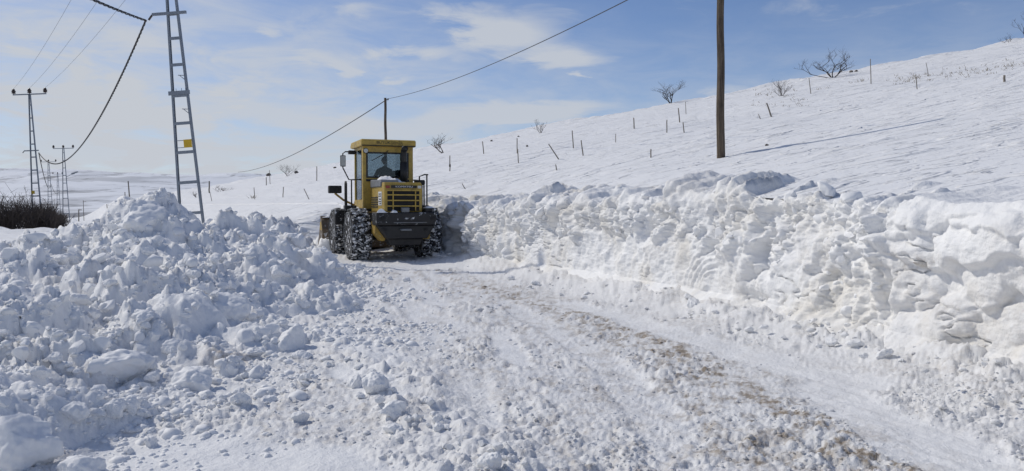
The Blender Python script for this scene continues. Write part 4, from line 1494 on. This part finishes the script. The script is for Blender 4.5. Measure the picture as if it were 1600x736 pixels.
# ------------------------------------------------------------------ pylons
def pylon(loc, hgt, lean, yaw, wb, wt, rungs, label, arm=True, near=False, sign=None, group='lattice pylons along the left', arm_w=2.5, side_arm=None, lamp=False):
    root = empty('power_pylon', loc, yaw, label, 'pylon', group)
    root.rotation_euler = (0, R(lean), yaw)
    def hw(z): return (wb + (wt - wb) * z / hgt) / 2
    for sx in (-1, 1):
        b = MB()
        c = .055 if near else .06
        # channel section: web and two flanges
        for (dx0, dx1, y0, y1) in ((0, .016, -.05, .05), (.016, c, -.05, -.036), (.016, c, .036, .05)):
            vs = []
            for z in (-.6, hgt):
                for (dx, y) in ((dx0, y0), (dx1, y0), (dx1, y1), (dx0, y1)):
                    vs.append((sx * (hw(z) - dx), y, z))
            b.add(vs, [(0, 1, 2, 3), (4, 7, 6, 5), (0, 4, 5, 1), (1, 5, 6, 2), (2, 6, 7, 3), (3, 7, 4, 0)])
        b.build('leg', M['steel'], root)
    for z in rungs:
        th = .045
        if near and abs(z - 4.93) < .01: th = .085
        MB().box(-hw(z) + .02, hw(z) - .02, -.062, -.0505, z - th, z + th).build('rung', M['steel'], root)
        if th > .05:
            MB().box(-hw(z) - .07, hw(z) + .07, -.085, -.064, z - .02, z + .10).build('splice_plate', M['steel'], root)
            for x in (-.2, -.08, .08, .2):
                MB().tube([(x, -.075, z + .10), (x, -.075, z + .17)], .008, 5).build('bolt', M['steel'], root)
    if arm:
        z = hgt
        a = MB().box(-arm_w / 2, arm_w / 2, -.05, .05, z - .06, z + .02).build('cross_arm', M['steel'], root)
        for x in (-arm_w / 2 + .06, 0, arm_w / 2 - .06):
            i = MB().lathe([(.025, z + .02), (.025, z + .06), (.13, z + .08), (.15, z + .14), (.09, z + .17), (.14, z + .20), (.15, z + .27), (.08, z + .31), (.11, z + .34), (.06, z + .42)], 12, 'z', (x, 0, 0)).build('insulator', M['insulator'], root, 0, True)
    if side_arm:
        z = side_arm
        MB().box(-hw(z) - .40, hw(z) + .26, -.12, -.064, z - .05, z + .03).build('side_arm', M['steel'], root)
        MB().tube([(-hw(z) - .40, -.09, z - .02), (-hw(z) - .52, -.09, z - .16)], .03, 6).build('cable_clamp', M['insulator'], root)
    if sign:
        z, sx, w, h = sign
        x0 = sx * (hw(z) - .05)
        MB().box(min(x0, x0 - sx * w), max(x0, x0 - sx * w), -.085, -.075, z - h / 2, z + h / 2).build('warning_plate', M['sign_yellow'], root)
        for dz in (h / 2 - .02, -h / 2 + .01):
            MB().box(-hw(z) + .01, hw(z) - .01, -.074, -.064, z + dz - .01, z + dz + .01).build('plate_rod', M['steel'], root)
    if near:
        for (z, ) in ((5.47,), (4.47,)):
            x = hw(z) - .02
            MB().tube([(x, -.06, z), (x - .20, -.06, z + .02)], .012, 5).build('climbing_peg', M['steel'], root)
            MB().tube([(x - .02, -.06, z - .12), (x - .16, -.06, z + .015)], .010, 5).build('climbing_peg', M['steel'], root)
    if lamp:
        z = hgt * .62
        MB().tube([(hw(z), 0, z), (hw(z) + .5, 0, z + .28), (hw(z) + 1.1, 0, z + .42)], .035, 6).build('lamp_arm', M['steel'], root)
        MB().prism([(.9, z + .36), (1.0, z + .50), (1.75, z + .72), (1.8, z + .64), (1.6, z + .52)], -.14, .14, 'y').build('lamp_head', M['steel'], root, .02)
    return root


p1 = at(304, 330, 23.0)
P1 = pylon((p1.x, p1.y, 0), 10.2, -4.3, R(0), .80, .17, (1.39, 2.31, 3.21, 4.07, 4.93, 5.80, 6.58, 7.29, 7.9, 8.6, 9.3), 'nearest grey steel ladder pylon rising out of the snow pile behind it', True, True, (3.46, 1, .24, .24), side_arm=7.32)


def pylon_px(ub, vt, vb, h, lean, **kw):
    d = h * 1200.0 / (vb - vt)
    p = at(ub, vb, d)
    return (p.x, p.y, p.z), d


(l2, d2) = pylon_px(59, 148, 354, 10.0, 0)
P2 = pylon(l2, 10.0, -2.2, R(0), .80, .16, [.35 + .98 * k for k in range(10)], 'second grey lattice pylon, standing before the dark thicket at the far left', True, False, (2.6, -1, .25, .25), side_arm=5.75)
(l3, d3) = pylon_px(104, 232, 350, 10.0, 0)
P3 = pylon(l3, 10.0, -1.2, R(0), 1.0, .22, [.4 + 1.0 * k for k in range(10)], 'far pylon with street lamp arm, right of the dark thicket', True, False, None, arm_w=2.7, lamp=True)
(l4, d4) = pylon_px(79, 253, 335, 10.0, 0)
P4 = pylon(l4, 10.0, -1.0, R(0), 1.0, .24, [.4 + 1.0 * k for k in range(10)], 'distant pylon seen between the second and the lamp pylon', True, False, None, arm_w=2.9)
(l5, d5) = pylon_px(92, 272, 336, 10.0, 0)
P5 = pylon(l5, 10.0, -.5, R(0), 1.0, .24, [.5 + 1.1 * k for k in range(9)], 'farthest and smallest pylon, just left of the lamp pylon', True, False, None, arm_w=2.4)


def wire(name, a, b, sag, r, mat, label, cat, n=48, twisted=False, group=None):
    a = Vector(a); b = Vector(b)
    pts = []
    for k in range(n + 1):
        t = k / n
        p = a.lerp(b, t); p.z -= 4 * sag * t * (1 - t)
        pts.append(p)
    mb = MB()
    if twisted:
        dense = []
        m = n * 10
        for s in range(3):
            q = []
            for k in range(m + 1):
                t = k / m
                p = a.lerp(b, t); p.z -= 4 * sag * t * (1 - t)
                L = (b - a).length * t
                an = L / .9 * 2 * PI + s * 2 * PI / 3
                q.append(p + Vector((math.cos(an), .3 * math.sin(an), math.sin(an))) * r * .9)
            mb.tube(q, r * .62, 4)
    else:
        mb.tube(pts, r, 4)
    o = mb.build(name, mat)
    tag(o, label, cat, group)
    return o


def wpt(root, x, z, y=0):
    bpy.context.view_layer.update()
    return root.matrix_world @ Vector((x, y, z))


tip1 = wpt(P1, -.78, 7.15, -.09)
tip2 = wpt(P2, .48, 5.55, -.09)
wire('twisted_cable', tip1, tip2, 2.2, .025, M['cable'], 'thick twisted cable sagging from nearest to second pylon', 'cable', 60, True)
wire('twisted_cable', tip1, (-7.2, -6.0, 7.6), 1.0, .025, M['cable'], 'thick twisted cable leaving the nearest pylon through the top edge', 'cable', 40, True)
wire('twisted_cable', tip2, wpt(P4, .3, 5.8), 1.6, .04, M['cable'], 'dark cable drooping from second pylon to the distant ones', 'cable', 30)
wire('twisted_cable', wpt(P4, .3, 5.8), wpt(P5, .3, 5.8), 1.2, .04, M['cable'], 'dark cable between the two most distant pylons', 'cable', 20)
for k, x in enumerate((-1.19, 0, 1.19)):
    nm = ('left', 'middle', 'right')[k]
    wire('power_line', wpt(P2, x, 10.42), wpt(P1, x, 10.62), .45, .007, M['wire'], f'thin {nm} power wire from second pylon up to the nearest', 'power wire', 40)

# ------------------------------------------------------------------ wooden poles and their line
def pole(base, h, r0, r1, label, lean=(0, 0), rings=()):
    root = empty('wooden_pole', base, 0, label, 'utility pole', 'wooden poles with telephone wire')
    root.rotation_euler = (R(lean[0]), R(lean[1]), 0)
    n = 56; prof = []
    b = MB(); m = 18
    vs = []; rs = np.random.RandomState(int(h * 10))
    for i in range(m + 1):
        z = -.6 + (h + .6) * i / m
        r = r0 + (r1 - r0) * i / m
        cx, cy = .012 * math.sin(i * .9), .012 * math.cos(i * .7)
        for k in range(n):
            a = 2 * PI * k / n
            rr = r * (1 + .05 * math.sin(3 * a + i * .2) + rs.uniform(-.012, .012) - .13 * max(0, math.sin(a * 5.5 + .5 * math.sin(i * .5))) ** 14 - .10 * max(0, math.sin(a * 3.5 + 1.2 + .4 * math.sin(i * .33))) ** 24)
            vs.append((cx + rr * math.cos(a), cy + rr * math.sin(a), z))
    fs = [(i * n + k, i * n + (k + 1) % n, (i + 1) * n + (k + 1) % n, (i + 1) * n + k) for i in range(m) for k in range(n)]
    fs.append(tuple(m * n + k for k in range(n)))
    b.add(vs, fs).build('shaft', M['wood_pole'], root, 0, True)
    ins = MB().tube([(r1, 0, h - .22), (r1 + .10, 0, h - .22), (r1 + .12, 0, h - .12)], .012, 6).build('hook', M['steel'], root)
    MB().lathe([(.02, h - .16), (.045, h - .14), (.05, h - .06), (.02, h - .03)], 10, 'z', (r1 + .12, 0, 0)).build('insulator', M['insulator'], root)
    return root


bp = on_land(1126, 247, 12)
PA = pole(bp, 5.35, .105, .085, 'thick dark wooden utility pole standing on the slope at right', (0, -.7))
tb = at(602, 153, 58.0)
pz = land_z(tb.x, tb.y)
PB = pole((tb.x, tb.y, pz), tb.z - pz, .11, .09, 'thin wooden utility pole standing behind the loader cab', (0, 0))
PBt = wpt(PB, .21, tb.z - pz - .06); PAt = wpt(PA, .20, 5.29)
wire('telephone_wire', PBt, PAt, .55, .016, M['cable'], 'dark wire climbing from the pole behind the loader to the top edge', 'wire', 40)
far_end = at(372, 269, 150.0)
wire('telephone_wire', PBt, far_end, 1.2, .035, M['cable'], 'dark wire descending from the pole behind the loader to far left hill', 'wire', 40)

# ------------------------------------------------------------------ fence stakes on the slope
STAKES = [  # (u bottom, v bottom, u top, v top, width px, label)
    (703, 267, 703, 243, 2.2, 'slim stake right of the loader cab with a dark knot halfway up'),
    (756, 240, 754, 221, 2.0, 'stake close under the ridge, between the two small bare trees'),
    (808, 239, 808, 216, 2.0, 'upper of two stakes that stand one behind the other under the ridge'),
    (810, 255, 809, 233, 2.0, 'lower of two stakes that stand one behind the other under the ridge'),
    (873, 249, 857, 225, 2.4, 'long stake leaning strongly to the left in mid slope'),
    (896, 231, 894, 204, 2.2, 'tall stake left of a slightly tilted one in mid slope'),
    (911, 243, 908, 219, 2.4, 'slightly tilted stake right of the tall one in mid slope'),
    (870, 266, 868, 259, 2.2, 'short stub below the strongly leaning stake'),
    (962, 222, 962, 209, 1.4, 'very thin twig-like stake in the upper middle of the slope'),
    (991, 201, 990, 184, 2.4, 'stake below the dark drift edge on the ridge'),
    (1042, 207, 1042, 187, 2.2, 'left of three stakes below the wide bare bush, left of the pole'),
    (1062, 191, 1060, 169, 2.4, 'uppermost of three stakes below the wide bare bush, left of the pole'),
    (1069, 207, 1067, 191, 2.2, 'right of three stakes below the wide bare bush, left of the pole'),
    (1072, 178, 1071, 159, 1.2, 'thin stick close under the bare bush left of the pole'),
    (1017, 246, 1017, 233, 2.6, 'lone short stub low on the slope, left of the pole'),
    (727, 295, 722, 290, 1.8, 'tiny stick poking from the snow just above the bank'),
    (1205, 182, 1198, 161, 3.2, 'thick tilted stake right of the pole, below the twiggy bush'),
    (1188, 186, 1185, 178, 1.6, 'little stick left of the thick tilted stake'),
    (1361, 131, 1360, 92, 1.8, 'tall thin stick crossing the skyline right of the big bare tree'),
    (1433, 139, 1431, 116, 1.8, 'thin stick on the dry-grass band at right'),
    (1267, 146, 1264, 122, 1.6, 'thin twig between the twiggy bush and the big bare tree'),
    (1451, 119, 1447, 98, 1.2, 'finest twig just under the skyline at right'),
    (1568, 177, 1568, 169, 4.6, 'short thick stump alone on the slope at far right'),
    (495, 282, 495, 260, 1.8, 'tall stake on the skyline left of the loader mirror'),
    (422, 287, 421, 266, 1.2, 'thinner and taller of a pair of stakes by the hill edge'),
    (416, 289, 416, 277, 1.8, 'shorter of a pair of stakes by the hill edge'),
    (442, 308, 443, 292, 1.8, 'upright stake low on the slope left of the loader'),
    (483, 311, 475, 295, 1.8, 'leaning stake nearest to the loader on its left'),
    (398, 311, 397, 293, 1.6, 'stake with a tuft of dry weed beside it, left slope'),
    (331, 314, 328, 300, 1.2, 'small twig just right of the nearest pylon'),
    (327, 301, 327, 283, 3.0, 'thick post at the hill edge right of the nearest pylon leg'),
    (204, 311, 200, 283, 2.6, 'dark leaning post behind the summit of the snow pile'),
    (196, 312, 195, 300, 1.8, 'shorter post beside the dark leaning post'),
    (123, 339, 123, 327, 2.2, 'low post with a crossbar on the far flat, right of the lamp pylon'),
    (131, 336, 130, 313, 1.2, 'tall thin stick beside the low post with a crossbar'),
    (168, 328, 167, 319, 1.6, 'small far post left of the pile summit'),
]
for (ub, vb, ut, vt, wpx, lab) in STAKES:
    p = on_land(ub, vb + .5, 24 if ub > 330 else 45, 320 if ub > 250 else 120)
    Y = p.y
    top = at(ut, vt, Y)
    r = max(.015, wpx * Y / 1200.0 / 2 * .8)
    h = max(.2, top.z - p.z)
    d = Vector((top.x - p.x, 0, h))
    m = MB()
    pts = [Vector((0, 0, 0)) - d * .25] + [d * t + Vector((rnd.uniform(-.2, .2) * r, rnd.uniform(-.2, .2) * r, 0)) for t in (.0, .25, .5, .75, 1.0)]
    m.tube(pts, r, 8, r * .85)
    o = m.build('fence_stake', M['wood_post'], None, 0, True)
    o.location = p
    tag(o, lab, 'stake', 'old fence stakes in the snow')
    if 'knot' in lab:
        MB().tube([d * .28, d * .38, d * .46], r * 1.9, 7, r * 1.2).build('knot', M['bark'], o)
    if 'crossbar' in lab:
        MB().tube([d * .95, d * .95 + Vector((.45, 0, .0))], r * .7, 6).build('crossbar', M['wood_post'], o)

# ------------------------------------------------------------------ bare trees and shrubs
def tree(loc, h, spread, label, seed, stems=3, twigs=5, name='bare_tree', depth=4, cat='tree', group=None, thick=.045, upright=.5):
    rs = random.Random(seed)
    root = empty(name, loc, 0, label, cat, group)
    tr, cr = MB(), MB()

    def grow(p, d, ln, r, lev):
        pts = [p]; q = p
        nseg = 3
        for i in range(nseg):
            d = (d + Vector((rs.uniform(-.28, .28), rs.uniform(-.28, .28), rs.uniform(-.1, .25)))).normalized()
            q = q + d * ln / nseg
            pts.append(q)
        (tr if lev == 0 else cr).tube(pts, r, 5 if lev < 2 else 3, r * .6, cap=False)
        if lev >= depth:
            return
        for i in range(rs.randint(2, 3) if lev < depth - 1 else twigs):
            t = rs.uniform(.35, 1.0)
            k = min(nseg - 1, int(t * nseg))
            s = pts[k].lerp(pts[k + 1], t * nseg - k)
            side = Vector((rs.uniform(-1, 1), rs.uniform(-1, 1), rs.uniform(-.1, .9))).normalized()
            nd = (d * .75 + side * .8).normalized()
            grow(s, nd, ln * rs.uniform(.5, .8), r * .55, lev + 1)
    for k in range(stems):
        a = rs.uniform(0, 6.28)
        out = rs.uniform(.3, 1.0) * spread / max(h, .01) * .9
        d = Vector((math.cos(a) * out, math.sin(a) * out, upright + rs.uniform(0, .4))).normalized()
        grow(Vector((rs.uniform(-.05, .05), rs.uniform(-.05, .05), -.15)), d, h * .52, thick * h / 2.0, 0)
    allv = np.array(tr.v + cr.v)
    ext = max(np.ptp(allv[:, 0]), .01); zt = max(allv[:, 2].max(), .01)
    fx_, fz_ = 2 * spread / ext, h / zt
    for mb in (tr, cr):
        mb.v = [(p[0] * fx_, p[1] * fx_, p[2] * fz_) for p in mb.v]
    tr.build('trunk', M['bark'], root, 0, True)
    cr.build('crown', M['twig'], root, 0, True)
    return root


TREES = [  # u, v of the foot, width px, height px, label, stems, seed, kind
    (693, 239, 46, 33, 'small bare tree on the ridge just right of the loader cab', 3, 3, 'bare_tree'),
    (845, 208, 28, 22, 'smallest fan-shaped bare tree on the ridge in mid picture', 4, 8, 'bare_tree'),
    (1048, 160, 54, 34, 'wide bare bush on the skyline left of the thick pole', 6, 5, 'bare_tree'),
    (1302, 121, 96, 42, 'big spreading bare tree on the skyline right of the pole', 6, 6, 'bare_tree'),
    (1220, 150, 34, 28, 'twiggy dark bush in the snow right of the pole', 7, 9, 'bare_shrub'),
    (1604, 64, 50, 52, 'bare tree cut by the right edge on the skyline', 3, 12, 'bare_tree'),
    (1578, 66, 20, 16, 'little bare bush on the skyline next to the right edge', 4, 14, 'bare_shrub'),
    (450, 275, 40, 20, 'bare bush on the far end of the ridge left of the loader', 6, 15, 'bare_shrub'),
    (240, 308, 16, 16, 'small round twiggy bush just right of the pile summit', 6, 16, 'bare_shrub'),
    (192, 318, 22, 24, 'bare bush around the dark leaning post behind the pile', 7, 17, 'bare_shrub'),
    (345, 299, 32, 10, 'low dark bush at the hill edge right of the nearest pylon', 8, 18, 'bare_shrub'),
    (308, 308, 24, 12, 'low dark bush seen between the legs of the nearest pylon', 8, 19, 'bare_shrub'),
]
for (u, v, w, h, lab, st, seed, nm) in TREES:
    p = on_land(u, v, 30, 300 if u > 250 else 90)
    sc = p.y / 1200.0
    tree(p, h * sc * 1.0, w * sc * .5, lab, seed, st, 3, nm, 3 if h < 20 else 4, 'tree' if nm == 'bare_tree' else 'shrub', thick=.022 if nm == 'bare_shrub' else .027)

# dark thicket at the far left: a mass of bare twigs
def thicket():
    rs = random.Random(44)
    b = MB()
    n = 0
    for k in range(400):
        u = rs.uniform(-170, 88) if k > 90 else rs.uniform(60, 100)
        Y = rs.uniform(50, 58)
        x = (u - 800) / 1200 * Y
        hmax = (2.15 if u < 50 else 2.15 - (u - 50) / 50 * 1.2) * (.85 + .3 * math.sin(u * .11) ** 2)
        g = .05
        for j in range(5):
            hh = hmax * rs.uniform(.4, 1.0) * (1.6 if rs.random() < .06 else 1)
            d = Vector((rs.uniform(-.55, .55), rs.uniform(-.4, .4), 1)).normalized()
            p0 = Vector((x + rs.uniform(-.2, .2), Y + rs.uniform(-.2, .2), g))
            p1_ = p0 + d * hh * .5; p2_ = p1_ + (d + Vector((rs.uniform(-.4, .4), rs.uniform(-.3, .3), 0))).normalized() * hh * .5
            b.tube([p0, p1_, p2_], .022, 3, .008, cap=False)
            for q in range(4):
                t = p0.lerp(p2_, rs.uniform(.25, .95))
                b.tube([t, t + Vector((rs.uniform(-.4, .4), rs.uniform(-.3, .3), rs.uniform(.0, .45)))], .013, 3, .006, cap=False)
    o = b.build('thicket', M['twig'])
    tag(o, 'dense dark leafless thicket at the left edge behind the pylons', None, None, 'stuff')


thicket()


# dry grass and weeds poking through on the upper slope
def grass():
    rs = random.Random(8)
    b = MB()
    spots = []
    for k in range(80):
        u = rs.uniform(1380, 1620); v = 128 - (u - 1380) * .12 + rs.gauss(0, 4)
        spots.append((u, v, rs.randint(3, 7), 4.5))
    for (u, v, n, s) in ((1345, 128, 10, 5), (1350, 126, 10, 5), (1280, 140, 8, 4), (1290, 138, 8, 4), (1180, 165, 8, 4), (396, 310, 9, 5), (393, 309, 9, 5), (1330, 130, 8, 4), (1420, 128, 14, 6)):
        spots.append((u, v, n, s))
    for k in range(34):
        spots.append((rs.uniform(1170, 1260), rs.uniform(140, 168), 4, 4))
    for (u, v, n, s) in spots:
        p = on_land(u, v, 30, 250)
        sc = p.y / 1200
        for j in range(n):
            d = Vector((rs.uniform(-.8, .8), rs.uniform(-.5, .5), rs.uniform(.4, 1.2)))
            q = p + Vector((rs.uniform(-4, 4) * sc, rs.uniform(-.4, .4), -.05))
            b.tube([q, q + d * s * sc], .35 * sc, 3, .12 * sc, cap=False)
    o = b.build('dry_grass', M['dry_grass'])
    tag(o, 'withered grass stalks poking through the snow on the upper slope', None, None, 'stuff')


grass()

# stones on the ridge
RV, RF = ico(2)
ROCKS = [(420, 274, 9, 'dark stone at the far end of the ridge near the bare bush'), (463, 271, 8, 'dark stone on the ridge right of the bare bush'),
         (523, 263, 6, 'small stone on the ridge left of the loader cab'), (768, 221, 5, 'small brownish stone on the ridge in mid picture'), (810, 214, 4, 'tiny stone on the ridge left of the fan-shaped tree'),
         (824, 229, 5, 'stone showing in the slope below the fan-shaped tree'), (1330, 113, 7, 'white-capped stone right of the big bare tree'), (1338, 112, 6, 'outer of two stones right of the big bare tree'),
         (1198, 228, 6, 'clod of snow and earth near the tip of the pole shadow line')]
for k, (u, v, w, lab) in enumerate(ROCKS):
    p = on_land(u, v, 20, 300)
    r = w * p.y / 1200 / 2
    o = link('stone', mesh_np('stone', chunk_verts(RV, 700 + k, 5, .2) * r, RF, None, False), M['rock'])
    o.location = (p.x, p.y, p.z + r * .2)
    tag(o, lab, 'stone', 'stones on the slope')
